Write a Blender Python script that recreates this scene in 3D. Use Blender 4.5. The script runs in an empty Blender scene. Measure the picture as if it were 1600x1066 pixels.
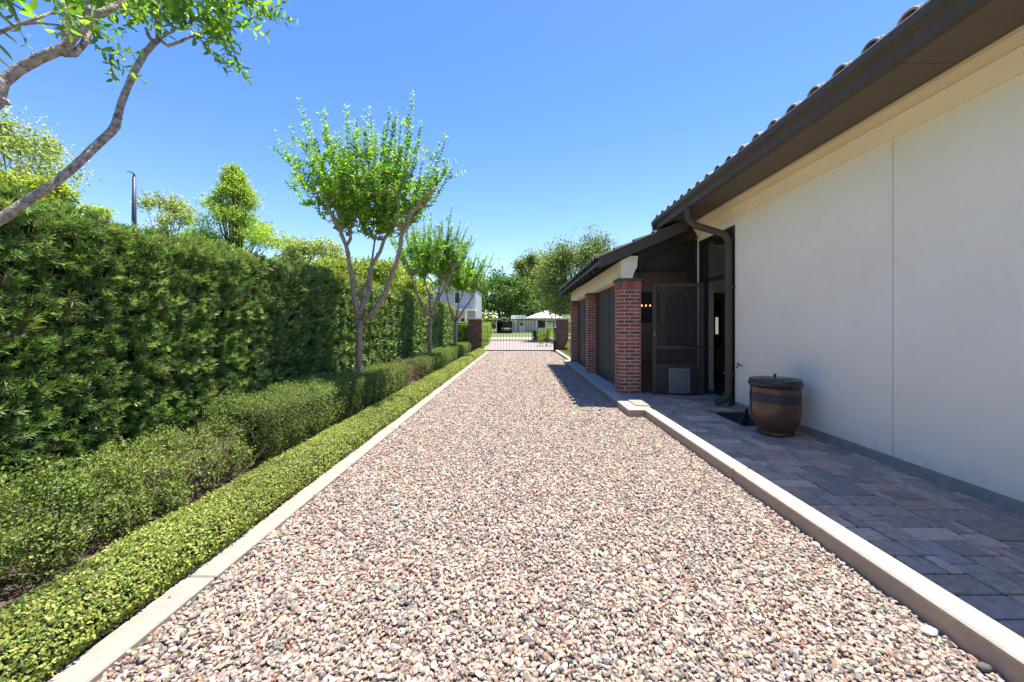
import bpy, math, random
import numpy as np
from mathutils import Vector, Matrix, noise as mnoise
R = math.radians
random.seed(7); rng = np.random.default_rng(11)
scene = bpy.context.scene
COL = scene.collection

# ------------------------------------------------------------ camera, sky, sun, exposure
FPX = 615.0; VX = 812.0; VY = 510.0; EYE = 1.36
cam_d = bpy.data.cameras.new("camera"); cam = bpy.data.objects.new("camera", cam_d); COL.objects.link(cam)
cam.location = (0, 0, EYE); cam.rotation_euler = (R(90), 0, 0)
cam_d.sensor_width = 36; cam_d.lens = FPX / 1600 * 36
cam_d.shift_x = (800 - VX) / 1600; cam_d.shift_y = (VY - 533) / 1600
cam_d.clip_start = 0.05; cam_d.clip_end = 3000
scene.camera = cam
SUN_EL = 75.0; SUN_AZ = 42.0        # azimuth measured from +Y towards +X
w = bpy.data.worlds.new("World"); scene.world = w; w.use_nodes = True
nt = w.node_tree; bg = nt.nodes["Background"]
sky = nt.nodes.new("ShaderNodeTexSky"); sky.sky_type = 'NISHITA'; sky.sun_disc = False
sky.sun_elevation = R(SUN_EL); sky.sun_rotation = R(SUN_AZ)
sky.air_density = 1.35; sky.dust_density = 0.3; sky.ozone_density = 5.0
hs = nt.nodes.new("ShaderNodeHueSaturation"); hs.inputs["Saturation"].default_value = 1.27; hs.inputs["Hue"].default_value = .520
nt.links.new(sky.outputs[0], hs.inputs["Color"]); nt.links.new(hs.outputs[0], bg.inputs[0]); bg.inputs[1].default_value = 0.098
sd = bpy.data.lights.new("sun", 'SUN'); sd.energy = 4.1; sd.angle = R(0.5); sd.color = (1, .925, .81)
sun = bpy.data.objects.new("sun", sd); COL.objects.link(sun)
sv = Vector((math.sin(R(SUN_AZ)) * math.cos(R(SUN_EL)), math.cos(R(SUN_AZ)) * math.cos(R(SUN_EL)), math.sin(R(SUN_EL))))
sun.rotation_euler = sv.to_track_quat('Z', 'Y').to_euler(); sun.location = (5, 5, 30)
scene.view_settings.view_transform = 'Standard'; scene.view_settings.look = 'None'
scene.view_settings.exposure = 1.38; scene.view_settings.gamma = 1

def P(px, py, d):
    """a point of the picture at depth d metres, in the world"""
    return Vector(((px - VX) / FPX * d, d, EYE - (py - VY) / FPX * d))

# ------------------------------------------------------------ materials
def mat(name, col, rough=.8, metal=0., noise=None, bump=None, spec=.5, col2=None, detail=4):
    """noise=(scale, amount) colour variation, bump=(scale, strength, distance)"""
    m = bpy.data.materials.new(name); m.use_nodes = True
    n = m.node_tree.nodes; l = m.node_tree.links; b = n["Principled BSDF"]
    b.inputs["Base Color"].default_value = (*col, 1); b.inputs["Roughness"].default_value = rough
    b.inputs["Metallic"].default_value = metal; b.inputs["Specular IOR Level"].default_value = spec
    g = n.new("ShaderNodeNewGeometry")
    if noise:
        t = n.new("ShaderNodeTexNoise"); t.inputs["Scale"].default_value = noise[0]; t.inputs["Detail"].default_value = detail
        t.inputs["Roughness"].default_value = .62
        l.new(g.outputs["Position"], t.inputs["Vector"])
        r = n.new("ShaderNodeValToRGB"); r.color_ramp.elements[0].position = .3; r.color_ramp.elements[1].position = .7
        c2 = col2 or tuple(min(1, c * (1 - noise[1])) for c in col)
        r.color_ramp.elements[0].color = (*c2, 1); r.color_ramp.elements[1].color = (*col, 1)
        l.new(t.outputs["Fac"], r.inputs[0]); l.new(r.outputs[0], b.inputs["Base Color"])
    if bump:
        t2 = n.new("ShaderNodeTexNoise"); t2.inputs["Scale"].default_value = bump[0]; t2.inputs["Detail"].default_value = 5
        l.new(g.outputs["Position"], t2.inputs["Vector"])
        bp = n.new("ShaderNodeBump"); bp.inputs["Strength"].default_value = bump[1]; bp.inputs["Distance"].default_value = bump[2]
        l.new(t2.outputs["Fac"], bp.inputs["Height"]); l.new(bp.outputs[0], b.inputs["Normal"])
    return m

def attr_mat(name, rough=.7, spec=.4, noise=None, bump=None, transl=0.):
    """base colour from the mesh attribute Col, each stone, brick or leaf its own colour"""
    m = bpy.data.materials.new(name); m.use_nodes = True
    n = m.node_tree.nodes; l = m.node_tree.links; b = n["Principled BSDF"]
    b.inputs["Roughness"].default_value = rough; b.inputs["Specular IOR Level"].default_value = spec
    a = n.new("ShaderNodeAttribute"); a.attribute_name = "Col"; out = a.outputs["Color"]
    g = n.new("ShaderNodeNewGeometry")
    if noise:
        t = n.new("ShaderNodeTexNoise"); t.inputs["Scale"].default_value = noise[0]; t.inputs["Detail"].default_value = 5
        l.new(g.outputs["Position"], t.inputs["Vector"])
        mr = n.new("ShaderNodeMapRange"); mr.inputs[1].default_value = .3; mr.inputs[2].default_value = .7
        mr.inputs[3].default_value = 1 - noise[1]; mr.inputs[4].default_value = 1 + noise[1]
        l.new(t.outputs["Fac"], mr.inputs[0])
        vm = n.new("ShaderNodeVectorMath"); vm.operation = 'SCALE'; l.new(out, vm.inputs[0]); l.new(mr.outputs[0], vm.inputs["Scale"])
        out = vm.outputs[0]
    l.new(out, b.inputs["Base Color"])
    if bump:
        t2 = n.new("ShaderNodeTexNoise"); t2.inputs["Scale"].default_value = bump[0]; t2.inputs["Detail"].default_value = 5
        l.new(g.outputs["Position"], t2.inputs["Vector"])
        bp = n.new("ShaderNodeBump"); bp.inputs["Strength"].default_value = bump[1]; bp.inputs["Distance"].default_value = bump[2]
        l.new(t2.outputs["Fac"], bp.inputs["Height"]); l.new(bp.outputs[0], b.inputs["Normal"])
    if transl:
        tr = n.new("ShaderNodeBsdfTranslucent")
        vm2 = n.new("ShaderNodeVectorMath"); vm2.operation = 'MULTIPLY'; l.new(out, vm2.inputs[0]); vm2.inputs[1].default_value = (1.5, 1.7, .7)
        l.new(vm2.outputs[0], tr.inputs["Color"])
        mx = n.new("ShaderNodeMixShader"); mx.inputs[0].default_value = transl
        l.new(b.outputs[0], mx.inputs[1]); l.new(tr.outputs[0], mx.inputs[2])
        l.new(mx.outputs[0], n["Material Output"].inputs["Surface"])
    return m

def screen_mat(name, col, alpha):
    m = bpy.data.materials.new(name); m.use_nodes = True
    n = m.node_tree.nodes; l = m.node_tree.links; b = n["Principled BSDF"]
    b.inputs["Base Color"].default_value = (*col, 1); b.inputs["Roughness"].default_value = .6
    tr = n.new("ShaderNodeBsdfTransparent"); mx = n.new("ShaderNodeMixShader"); mx.inputs[0].default_value = alpha
    l.new(tr.outputs[0], mx.inputs[1]); l.new(b.outputs[0], mx.inputs[2]); l.new(mx.outputs[0], n["Material Output"].inputs["Surface"])
    return m

def emis(name, col, s):
    m = bpy.data.materials.new(name); m.use_nodes = True; b = m.node_tree.nodes["Principled BSDF"]
    b.inputs["Emission Color"].default_value = (*col, 1); b.inputs["Emission Strength"].default_value = s
    b.inputs["Base Color"].default_value = (*col, 1)
    return m

def stucco_mat():
    m = mat('stucco', (.86, .76, .60), .9, bump=(95, .25, .004), spec=.2)
    n = m.node_tree.nodes; l = m.node_tree.links; b = n["Principled BSDF"]
    g = [x for x in n if x.type == 'NEW_GEOMETRY'][0]
    t = n.new("ShaderNodeTexNoise"); t.inputs["Scale"].default_value = 1.1; t.inputs["Detail"].default_value = 6; t.inputs["Roughness"].default_value = .6
    l.new(g.outputs["Position"], t.inputs["Vector"])
    r = n.new("ShaderNodeValToRGB"); e = r.color_ramp.elements
    e[0].position = .32; e[0].color = (.91, .79, .585, 1); e[1].position = .62; e[1].color = (.95, .84, .64, 1)
    l.new(t.outputs["Fac"], r.inputs[0])
    # hairline cracks
    s = n.new("ShaderNodeMapping"); s.inputs["Scale"].default_value = (1, .42, 1.25); l.new(g.outputs["Position"], s.inputs["Vector"])
    dn = n.new("ShaderNodeTexNoise"); dn.inputs["Scale"].default_value = 5; l.new(s.outputs[0], dn.inputs["Vector"])
    ad = n.new("ShaderNodeVectorMath"); ad.operation = 'MULTIPLY_ADD'; ad.inputs[1].default_value = (.12, .12, .12)
    l.new(dn.outputs["Color"], ad.inputs[0]); l.new(s.outputs[0], ad.inputs[2])
    v = n.new("ShaderNodeTexVoronoi"); v.feature = 'DISTANCE_TO_EDGE'; v.inputs["Scale"].default_value = .55; l.new(ad.outputs[0], v.inputs["Vector"])
    c = n.new("ShaderNodeMapRange"); c.inputs[1].default_value = 0; c.inputs[2].default_value = .0018; c.inputs[3].default_value = .10; c.inputs[4].default_value = 0
    l.new(v.outputs[0], c.inputs[0])
    mx = n.new("ShaderNodeMix"); mx.data_type = 'RGBA'; l.new(c.outputs[0], mx.inputs[0]); l.new(r.outputs[0], mx.inputs[6]); mx.inputs[7].default_value = (.35, .3, .25, 1)
    # trowel blotches, and splash dirt low on the wall
    t3 = n.new("ShaderNodeTexNoise"); t3.inputs["Scale"].default_value = 7; t3.inputs["Detail"].default_value = 8; t3.inputs["Distortion"].default_value = 1.2; l.new(g.outputs["Position"], t3.inputs["Vector"])
    sx = n.new("ShaderNodeSeparateXYZ"); l.new(g.outputs["Position"], sx.inputs[0])
    a3 = n.new("ShaderNodeMath"); a3.operation = 'MULTIPLY_ADD'; a3.inputs[1].default_value = .35; l.new(t3.outputs["Fac"], a3.inputs[0]); l.new(sx.outputs[2], a3.inputs[2])
    d3 = n.new("ShaderNodeMapRange"); d3.inputs[1].default_value = .33; d3.inputs[2].default_value = .52; d3.inputs[3].default_value = .22; d3.inputs[4].default_value = 0; l.new(a3.outputs[0], d3.inputs[0])
    m3 = n.new("ShaderNodeMix"); m3.data_type = 'RGBA'; l.new(d3.outputs[0], m3.inputs[0]); l.new(mx.outputs[2], m3.inputs[6]); m3.inputs[7].default_value = (.50, .42, .32, 1)
    v3 = n.new("ShaderNodeMapRange"); v3.inputs[1].default_value = .35; v3.inputs[2].default_value = .65; v3.inputs[3].default_value = .975; v3.inputs[4].default_value = 1.0; l.new(t3.outputs["Fac"], v3.inputs[0])
    w3 = n.new("ShaderNodeVectorMath"); w3.operation = 'SCALE'; l.new(m3.outputs[2], w3.inputs[0]); l.new(v3.outputs[0], w3.inputs["Scale"])
    l.new(w3.outputs[0], b.inputs["Base Color"])
    return m

M = {}
M['stucco'] = stucco_mat()
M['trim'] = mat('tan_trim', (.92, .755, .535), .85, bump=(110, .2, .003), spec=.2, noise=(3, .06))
M['beam'] = mat('beam_paint', (.90, .80, .60), .85, bump=(60, .15, .003), spec=.2, noise=(4, .1))
M['plinth'] = mat('plinth', (.36, .315, .245), .9, noise=(9, .25), bump=(60, .3, .004))
M['bronze'] = mat('bronze_paint', (.095, .078, .058), .6, noise=(14, .18), bump=(7, .08, .01), spec=.2)
M['bronze2'] = mat('bronze_frame', (.022, .019, .018), .5)
M['frame'] = mat('screen_frame', (.045, .037, .031), .5)
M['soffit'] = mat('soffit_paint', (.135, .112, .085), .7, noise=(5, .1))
M['black'] = mat('black_paint', (.014, .013, .013), .5)
M['concrete'] = mat('concrete', (.35, .32, .27), .9, noise=(14, .22), bump=(120, .3, .003))
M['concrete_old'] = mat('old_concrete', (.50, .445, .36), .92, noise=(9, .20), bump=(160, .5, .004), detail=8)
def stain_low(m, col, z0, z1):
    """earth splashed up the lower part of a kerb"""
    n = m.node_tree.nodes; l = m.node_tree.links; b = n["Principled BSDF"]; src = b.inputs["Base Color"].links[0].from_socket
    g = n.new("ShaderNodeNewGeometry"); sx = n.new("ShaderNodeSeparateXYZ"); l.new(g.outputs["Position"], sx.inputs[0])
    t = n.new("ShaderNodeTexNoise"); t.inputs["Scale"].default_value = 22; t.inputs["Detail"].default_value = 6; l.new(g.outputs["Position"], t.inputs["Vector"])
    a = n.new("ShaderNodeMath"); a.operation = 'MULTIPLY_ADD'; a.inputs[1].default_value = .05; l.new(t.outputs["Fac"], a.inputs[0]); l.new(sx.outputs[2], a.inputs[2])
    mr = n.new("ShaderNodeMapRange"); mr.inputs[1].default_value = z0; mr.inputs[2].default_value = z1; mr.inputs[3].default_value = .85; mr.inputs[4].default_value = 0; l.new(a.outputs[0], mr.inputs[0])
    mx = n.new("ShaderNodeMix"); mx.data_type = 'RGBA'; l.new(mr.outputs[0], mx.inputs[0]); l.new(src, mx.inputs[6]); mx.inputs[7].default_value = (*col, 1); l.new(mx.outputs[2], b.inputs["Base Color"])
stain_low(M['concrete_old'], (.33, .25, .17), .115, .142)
M['dirt'] = mat('dirt', (.16, .115, .08), 1, noise=(14, .55), bump=(40, .8, .03), detail=8)
M['gravel_base'] = mat('gravel_base', (.32, .25, .20), 1, noise=(60, .5), bump=(90, 1, .02), detail=6)
M['stone'] = attr_mat('stones', .75, .35, noise=(90, .14))
M['paver'] = attr_mat('pavers', .85, .12, noise=(26, .20), bump=(90, .35, .004))
M['joint'] = mat('paver_joint', (.03, .025, .02), 1)
M['brick'] = attr_mat('bricks', .85, .3, noise=(70, .22), bump=(120, .5, .003))
M['mortar'] = mat('mortar', (.68, .60, .50), .95, noise=(30, .2))
M['gate_mortar'] = mat('gate_mortar', (.30, .25, .22), .95, noise=(30, .2))
M['cap'] = mat('slate_cap', (.11, .10, .10), .8, noise=(20, .3))
M['screen'] = screen_mat('side_screen', (.040, .039, .038), .90)
M['screen_door'] = screen_mat('door_screen', (.06, .052, .045), .28)
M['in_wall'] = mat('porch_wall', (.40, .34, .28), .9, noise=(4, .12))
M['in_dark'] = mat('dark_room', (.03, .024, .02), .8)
M['in_orange'] = mat('orange_wall', (.45, .17, .05), .8)
M['glass_dark'] = mat('dark_glass', (.012, .014, .016), .08)
M['tile'] = attr_mat('roof_tiles', .8, .3, noise=(24, .35), bump=(60, .4, .005))
M['mort_white'] = mat('white_mortar', (.72, .68, .62), .9, noise=(40, .3))
M['bark'] = mat('myrtle_bark', (.52, .38, .25), .85, noise=(26, .5), bump=(34, .6, .012), col2=(.155, .125, .09), detail=7)
M['bark_near'] = mat('mottled_bark', (.62, .53, .42), .9, noise=(42, .6), bump=(70, 1, .012), col2=(.085, .075, .05), detail=9)
M['bark_dark'] = mat('oak_bark', (.13, .10, .075), .95, noise=(20, .5), bump=(20, .5, .03))
M['twig'] = mat('dry_twigs', (.33, .24, .17), .9, noise=(30, .4))
M['core'] = mat('hedge_core', (.028, .042, .014), 1, noise=(14, .5), bump=(20, 1, .05))
M['leaf'] = attr_mat('leaves', .45, .4, transl=.5)
M['leaf_box'] = attr_mat('box_leaves', .55, .25, transl=.25)
M['leaf_hedge'] = attr_mat('hedge_leaves', .33, .6, transl=.2)
M['iron'] = mat('black_iron', (.018, .017, .017), .45)
M['clay'] = mat('glazed_brown', (.13, .055, .026), .26, noise=(5, .5), bump=(8, .08, .01), spec=.6)
M['clay_dark'] = mat('glazed_black', (.03, .024, .024), .30, noise=(12, .3), spec=.6)
M['mat_black'] = mat('black_rubber', (.010, .010, .011), .8, bump=(60, .6, .01))
M['silver'] = mat('grey_flap', (.16, .155, .145), .45, noise=(8, .15))
M['chrome'] = mat('chrome', (.7, .68, .65), .25, metal=1)
M['brass'] = mat('old_brass', (.22, .17, .10), .4, metal=.8)
M['lamp_glow'] = emis('lamp_glow', (1, .45, .12), 1.6)
M['win_glow'] = emis('window_daylight', (.5, .6, .42), .25)
M['lawn'] = mat('lawn', (.155, .215, .045), 1, noise=(3, .35), bump=(60, 1, .04), detail=8)
M['paving'] = mat('paving', (.36, .30, .26), .9, noise=(2.5, .15), detail=8)
M['street'] = mat('street', (.33, .31, .30), .9, noise=(2, .15), detail=8)
M['white'] = mat('white_paint', (.78, .77, .74), .6, noise=(3, .06))
M['roof_white'] = mat('white_roof', (.84, .81, .78), .7, noise=(2, .08))
M['tanwall'] = mat('tan_siding', (.56, .49, .41), .9, noise=(5, .1))
M['blue_wall'] = mat('pale_blue_siding', (.40, .44, .46), .85, noise=(2, .08))
M['navy'] = mat('navy_siding', (.055, .085, .13), .8)
M['car'] = mat('dark_car_paint', (.02, .022, .025), .25)
M['tarp'] = mat('dark_canvas', (.035, .04, .042), .8)
M['pole'] = mat('pole_paint', (.035, .055, .08), .5)
M['pink'] = mat('pink_petals', (.75, .12, .30), .6)

# ------------------------------------------------------------ mesh helpers
class MB:
    def __init__(s): s.v = []; s.f = []
    def box(s, x0, x1, y0, y1, z0, z1):
        a = len(s.v)
        s.v += [(x0,y0,z0),(x1,y0,z0),(x1,y1,z0),(x0,y1,z0),(x0,y0,z1),(x1,y0,z1),(x1,y1,z1),(x0,y1,z1)]
        s.f += [(a,a+3,a+2,a+1),(a+4,a+5,a+6,a+7),(a,a+1,a+5,a+4),(a+1,a+2,a+6,a+5),(a+2,a+3,a+7,a+6),(a+3,a,a+4,a+7)]
        return s
    def bbox(s, x0, x1, y0, y1, z0, z1, b=.008):
        """box with its four upright and top edges chamfered"""
        a = len(s.v)
        s.v += [(x0+b,y0,z0),(x1-b,y0,z0),(x1,y0+b,z0),(x1,y1-b,z0),(x1-b,y1,z0),(x0+b,y1,z0),(x0,y1-b,z0),(x0,y0+b,z0)]
        s.v += [(x0+b,y0,z1-b),(x1-b,y0,z1-b),(x1,y0+b,z1-b),(x1,y1-b,z1-b),(x1-b,y1,z1-b),(x0+b,y1,z1-b),(x0,y1-b,z1-b),(x0,y0+b,z1-b)]
        s.v += [(x0+b,y0+b,z1),(x1-b,y0+b,z1),(x1-b,y0+b,z1),(x1-b,y1-b,z1),(x1-b,y1-b,z1),(x0+b,y1-b,z1),(x0+b,y1-b,z1),(x0+b,y0+b,z1)]
        for i in range(8):
            j = (i+1) % 8
            s.f.append((a+i,a+j,a+8+j,a+8+i))
        s.f += [(a+8,a+9,a+17,a+16),(a+9,a+10,a+17),(a+10,a+11,a+19,a+17),(a+11,a+12,a+19),(a+12,a+13,a+21,a+19),(a+13,a+14,a+21),(a+14,a+15,a+16,a+21),(a+15,a+8,a+16),
                (a+16,a+17,a+19,a+21)]
        return s
    def prism(s, prof, axis, a0, a1):
        """extrude a closed 2D profile; axis 'y': profile is (x,z); 'x': (y,z); 'z': (x,y)"""
        a = len(s.v); n = len(prof)
        for t in (a0, a1):
            for p, q in prof:
                s.v.append((p,t,q) if axis == 'y' else (t,p,q) if axis == 'x' else (p,q,t))
        for i in range(n):
            j = (i+1) % n; s.f.append((a+i,a+j,a+n+j,a+n+i))
        s.f.append(tuple(range(a+n-1, a-1, -1))); s.f.append(tuple(range(a+n, a+2*n)))
        return s
    def poly(s, pts):
        a = len(s.v); s.v += [tuple(p) for p in pts]; s.f.append(tuple(range(a, a+len(pts)))); return s
    def tube(s, pts, rad, n=8, cap=True):
        pts = [Vector(p) for p in pts]
        if not hasattr(rad, '__len__'): rad = [rad]*len(pts)
        a = len(s.v); up = None
        for i, p in enumerate(pts):
            t = (pts[min(i+1, len(pts)-1)] - pts[max(i-1, 0)])
            if t.length < 1e-9: t = Vector((0,0,1))
            t.normalize()
            if up is None:
                up = t.orthogonal().normalized()
            else:
                up = (up - t*up.dot(t));  up = up.normalized() if up.length > 1e-6 else t.orthogonal().normalized()
            sd_ = t.cross(up)
            for k in range(n):
                c = 2*math.pi*k/n
                s.v.append(tuple(p + (up*math.cos(c) + sd_*math.sin(c))*rad[i]))
        for i in range(len(pts)-1):
            for k in range(n):
                j = (k+1) % n
                s.f.append((a+i*n+k, a+i*n+j, a+(i+1)*n+j, a+(i+1)*n+k))
        if cap:
            s.f.append(tuple(a+k for k in range(n-1, -1, -1))); s.f.append(tuple(a+(len(pts)-1)*n+k for k in range(n)))
        return s
    def lathe(s, prof, cx, cy, n=40):
        a = len(s.v)
        for r, z in prof:
            for k in range(n):
                c = 2*math.pi*k/n; s.v.append((cx+r*math.cos(c), cy+r*math.sin(c), z))
        for i in range(len(prof)-1):
            for k in range(n):
                j = (k+1) % n; s.f.append((a+i*n+k, a+i*n+j, a+(i+1)*n+j, a+(i+1)*n+k))
        return s
    def build(s, name, m, parent=None, smooth=False, cols=None):
        me = bpy.data.meshes.new(name); me.from_pydata(s.v, [], s.f)
        if m: me.materials.append(m)
        if smooth:
            me.polygons.foreach_set('use_smooth', [True]*len(me.polygons))
        if cols is not None:
            ca = me.color_attributes.new('Col', 'FLOAT_COLOR', 'POINT')
            c = np.ones((len(s.v), 4), dtype=np.float32); c[:, :3] = np.asarray(cols, dtype=np.float32); ca.data.foreach_set('color', c.ravel())
        me.update()
        return link(name, me, parent)

def link(name, me, parent=None):
    o = bpy.data.objects.new(name, me); COL.objects.link(o)
    if parent:
        o.parent = parent; o.matrix_parent_inverse = Matrix.Translation(parent.location).inverted()
    return o

def npmesh(name, verts, faces, cols, m, parent=None, smooth=False):
    """verts (N,3), faces (F,k) with k fixed, cols (N,3): fast mesh"""
    me = bpy.data.meshes.new(name); F, k = faces.shape
    me.vertices.add(len(verts)); me.vertices.foreach_set('co', verts.astype(np.float32).ravel())
    me.loops.add(F*k); me.loops.foreach_set('vertex_index', faces.astype(np.int32).ravel())
    me.polygons.add(F); me.polygons.foreach_set('loop_start', np.arange(0, F*k, k, dtype=np.int32))
    me.update(calc_edges=True)
    if cols is not None:
        ca = me.color_attributes.new('Col', 'FLOAT_COLOR', 'POINT')
        c = np.ones((len(verts), 4), dtype=np.float32); c[:, :3] = cols; ca.data.foreach_set('color', c.ravel())
    me.polygons.foreach_set('use_smooth', np.full(F, smooth))
    me.materials.append(m); me.validate()
    return link(name, me, parent)

def tag(o, label=None, cat=None, group=None, kind=None):
    if label: o['label'] = label
    if cat: o['category'] = cat
    if group: o['group'] = group
    if kind: o['kind'] = kind
    return o
def empty(name, loc, label, cat, group=None):
    o = bpy.data.objects.new(name, None); COL.objects.link(o); o.location = loc; o.empty_display_size = .2
    return tag(o, label, cat, group)

def unit(a): return a / np.maximum(np.linalg.norm(a, axis=-1, keepdims=True), 1e-9)

def leaves(name, pos, dirs, nrm, L, W, cols, m, parent=None, fold=.25, droop=.12, simple=False):
    """one small leaf per row of pos; dirs along the leaf, nrm its upper side"""
    n = len(pos); u = unit(dirs); v = unit(np.cross(u, nrm)); k = np.cross(v, u)
    L = np.broadcast_to(np.asarray(L, float), (n,))[:, None]; W = np.broadcast_to(np.asarray(W, float), (n,))[:, None]
    if simple:
        vs = np.stack([pos, pos + u*L*.45 + v*W*.5 + k*W*fold*.5, pos + u*L - k*L*droop, pos + u*L*.45 - v*W*.5 + k*W*fold*.5], 1)
        base = np.arange(n)[:, None]*4; fc = base + np.array([[0,1,2,3]]); kk = 4
    else:
        vs = np.stack([pos, pos + u*L*.30 + v*W*.46 + k*W*fold*.5, pos + u*L*.68 + v*W*.40 + k*(W*fold*.4 - L*droop*.4), pos + u*L - k*L*droop,
                       pos + u*L*.68 - v*W*.40 + k*(W*fold*.4 - L*droop*.4), pos + u*L*.30 - v*W*.46 + k*W*fold*.5], 1)
        base = np.arange(n)[:, None]*6
        fc = np.concatenate([base + np.array([[0,1,2,3]]), base + np.array([[0,3,4,5]])], 0); kk = 6
    return npmesh(name, vs.reshape(-1, 3), fc, np.repeat(cols, kk, axis=0), m, parent)

def rdir(n, up=0.):
    a = rng.normal(size=(n, 3)); a = unit(a); a[:, 2] += up; return unit(a)
def mixcol(n, pal, wts=None, var=.18):
    pal = np.array(pal); w_ = np.array(wts if wts else [1]*len(pal), float); w_ /= w_.sum()
    c = pal[rng.choice(len(pal), n, p=w_)]
    return np.clip(c * (1 + rng.normal(0, var, (n, 1))) * (1 + rng.normal(0, .05, (n, 3))), .003, .95)
def vnoise(p, s, off=0.):
    """cheap smooth noise from sines, about -1..1"""
    x, y, z = p[:, 0]*s+off, p[:, 1]*s+off*1.7, p[:, 2]*s-off*.6
    return (np.sin(x*1.7+np.sin(y*1.3+1.1)*1.4) + np.sin(y*1.9+np.sin(z*1.5+.3)*1.5) + np.sin(z*2.1+np.sin(x*1.1+2.)*1.3)) / 3

GD = 21.0           # depth of the gate
WX = 3.31           # long wall
Z1 = .12            # level of the patio above the gravel

# ------------------------------------------------------------ ground, drive, kerbs, patio
def setting():
    ys = [-30, 21.6, 34, 44, 60, 80, 200, 900]; zs = [-.03, -.03, -.03, .02, .30, .36, .4, .4]
    b = MB()
    for i in range(len(ys)-1):
        b.poly([(-700,ys[i],zs[i]),(700,ys[i],zs[i]),(700,ys[i+1],zs[i+1]),(-700,ys[i+1],zs[i+1])])
    tag(b.build('ground', M['lawn']), kind='structure')
    b = MB(); b.poly([(-1.62,-6,0),(1.9,-6,0),(1.9,GD+.1,0),(-1.62,GD+.1,0)])
    tag(b.build('drive', M['gravel_base']), kind='structure')
    b = MB(); nx, ny = 22, 150
    X = np.linspace(-3.9, -1.74, nx); Y = np.linspace(-4, GD, ny)
    for j in range(ny):
        for i in range(nx):
            b.v.append((X[i], Y[j], .0 + .018*mnoise.noise(Vector((X[i]*4, Y[j]*4, 0)))+(.01 if i < nx-1 else 0)))
    for j in range(ny-1):
        for i in range(nx-1):
            a = j*nx+i; b.f.append((a,a+1,a+nx+1,a+nx))
    tag(b.build('planting_bed', M['dirt'], smooth=True), kind='structure')
    # left kerb, flush with the gravel
    b = MB(); y = -4
    while y < GD-.3:
        y2 = min(y+3.05, GD-.3); b.bbox(-1.78, -1.62, y, y2-.006, -.1, .028, .006); y = y2
    tag(b.build('left_kerb', M['concrete']), kind='structure')
    # right kerb
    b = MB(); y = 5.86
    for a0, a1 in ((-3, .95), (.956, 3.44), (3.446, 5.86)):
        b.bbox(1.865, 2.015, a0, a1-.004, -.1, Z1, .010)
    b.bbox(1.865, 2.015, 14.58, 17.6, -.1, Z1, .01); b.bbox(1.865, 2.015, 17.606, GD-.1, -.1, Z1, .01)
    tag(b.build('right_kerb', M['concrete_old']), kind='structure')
    # porch slab edge, standing out further than the kerb
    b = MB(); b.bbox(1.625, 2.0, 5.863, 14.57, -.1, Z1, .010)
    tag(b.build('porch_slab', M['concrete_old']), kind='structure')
    b = MB(); b.bbox(1.80, 2.14, 6.10, 7.15, Z1+.001, Z1+.022, .01); b.bbox(1.86, 2.05, 6.02, 6.07, Z1+.001, Z1+.01, .004)
    tag(b.build('porch_step_slab', M['concrete']), kind='structure')
    # pavers: random ashlar on a 76 mm grid
    u = .0762; x0 = 2.022; nx = int(round((WX-x0)/u)); y0 = -1.6; ny = int((9.2-y0)/u)
    occ = np.zeros((ny, nx), bool); b = MB(); cols = []
    pal = [(.23,.18,.13),(.27,.195,.138),(.29,.19,.133),(.24,.185,.135),(.32,.235,.165),(.215,.175,.14),(.33,.25,.175)]
    rr = random.Random(5); sizes = [(3,2),(3,2),(2,3),(2,2),(3,2),(4,3),(2,2),(1,2),(4,2)]
    sx = (WX-x0)/nx
    for j in range(ny):
        for i in range(nx):
            if occ[j, i]: continue
            s_ = sizes[:]; rr.shuffle(s_)
            for (a, c) in s_ + [(2,1),(1,2),(1,1)]:
                if i+a <= nx and j+c <= ny and not occ[j:j+c, i:i+a].any(): break
            occ[j:j+c, i:i+a] = True
            g = .0042; h = Z1 - .002 + rr.uniform(-.0035, .0035); n0 = len(b.v)
            b.bbox(x0+i*sx+g, x0+(i+a)*sx-g, y0+j*u+g, y0+(j+c)*u-g, Z1-.06, h, .0055)
            jx, jy = rr.uniform(-.002,.002), rr.uniform(-.002,.002)
            for q in range(n0, len(b.v)):
                v = b.v[q]; b.v[q] = (v[0]+jx, v[1]+jy, v[2])
            cc = rr.choice(pal); t = rr.uniform(1.45, 1.95); cols += [tuple(e*t for e in cc)]*(len(b.v)-n0)
    tag(b.build('patio_paving', M['paver'], cols=cols), kind='structure')
    b = MB(); b.box(2.016, WX+3.3, -3, 14.5, -.1, Z1-.012)
    tag(b.build('patio_bed', M['joint']), kind='structure')
    b = MB(); b.box(2.12, 8.9, 7.40, 14.2, Z1-.011, Z1+.001); b.box(WX+.01, 8.9, 4, 7.398, Z1-.011, Z1+.001)
    tag(b.build('porch_floor', mat('porch_floor', (.07,.055,.048), .6, noise=(5,.3))), kind='structure')
    # beyond the gate
    b = MB(); b.poly([(-2.1,GD+.1,.0),(2.1,GD+.1,.0),(3.6,31,.0),(6,36,.004),(-5,36,.004),(-2.5,31,.0)])
    tag(b.build('driveway', M['paving']), kind='structure')
    b = MB(); b.poly([(-120,36,.012),(120,36,.012),(120,46,.10),(-120,46,.10)])
    tag(b.build('street', M['paving']), kind='structure')
    b = MB(); b.bbox(-1.6, 1.95, GD-.28, GD+.12, -.05, .012, .004)
    tag(b.build('gate_threshold', M['concrete']), kind='structure')

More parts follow.
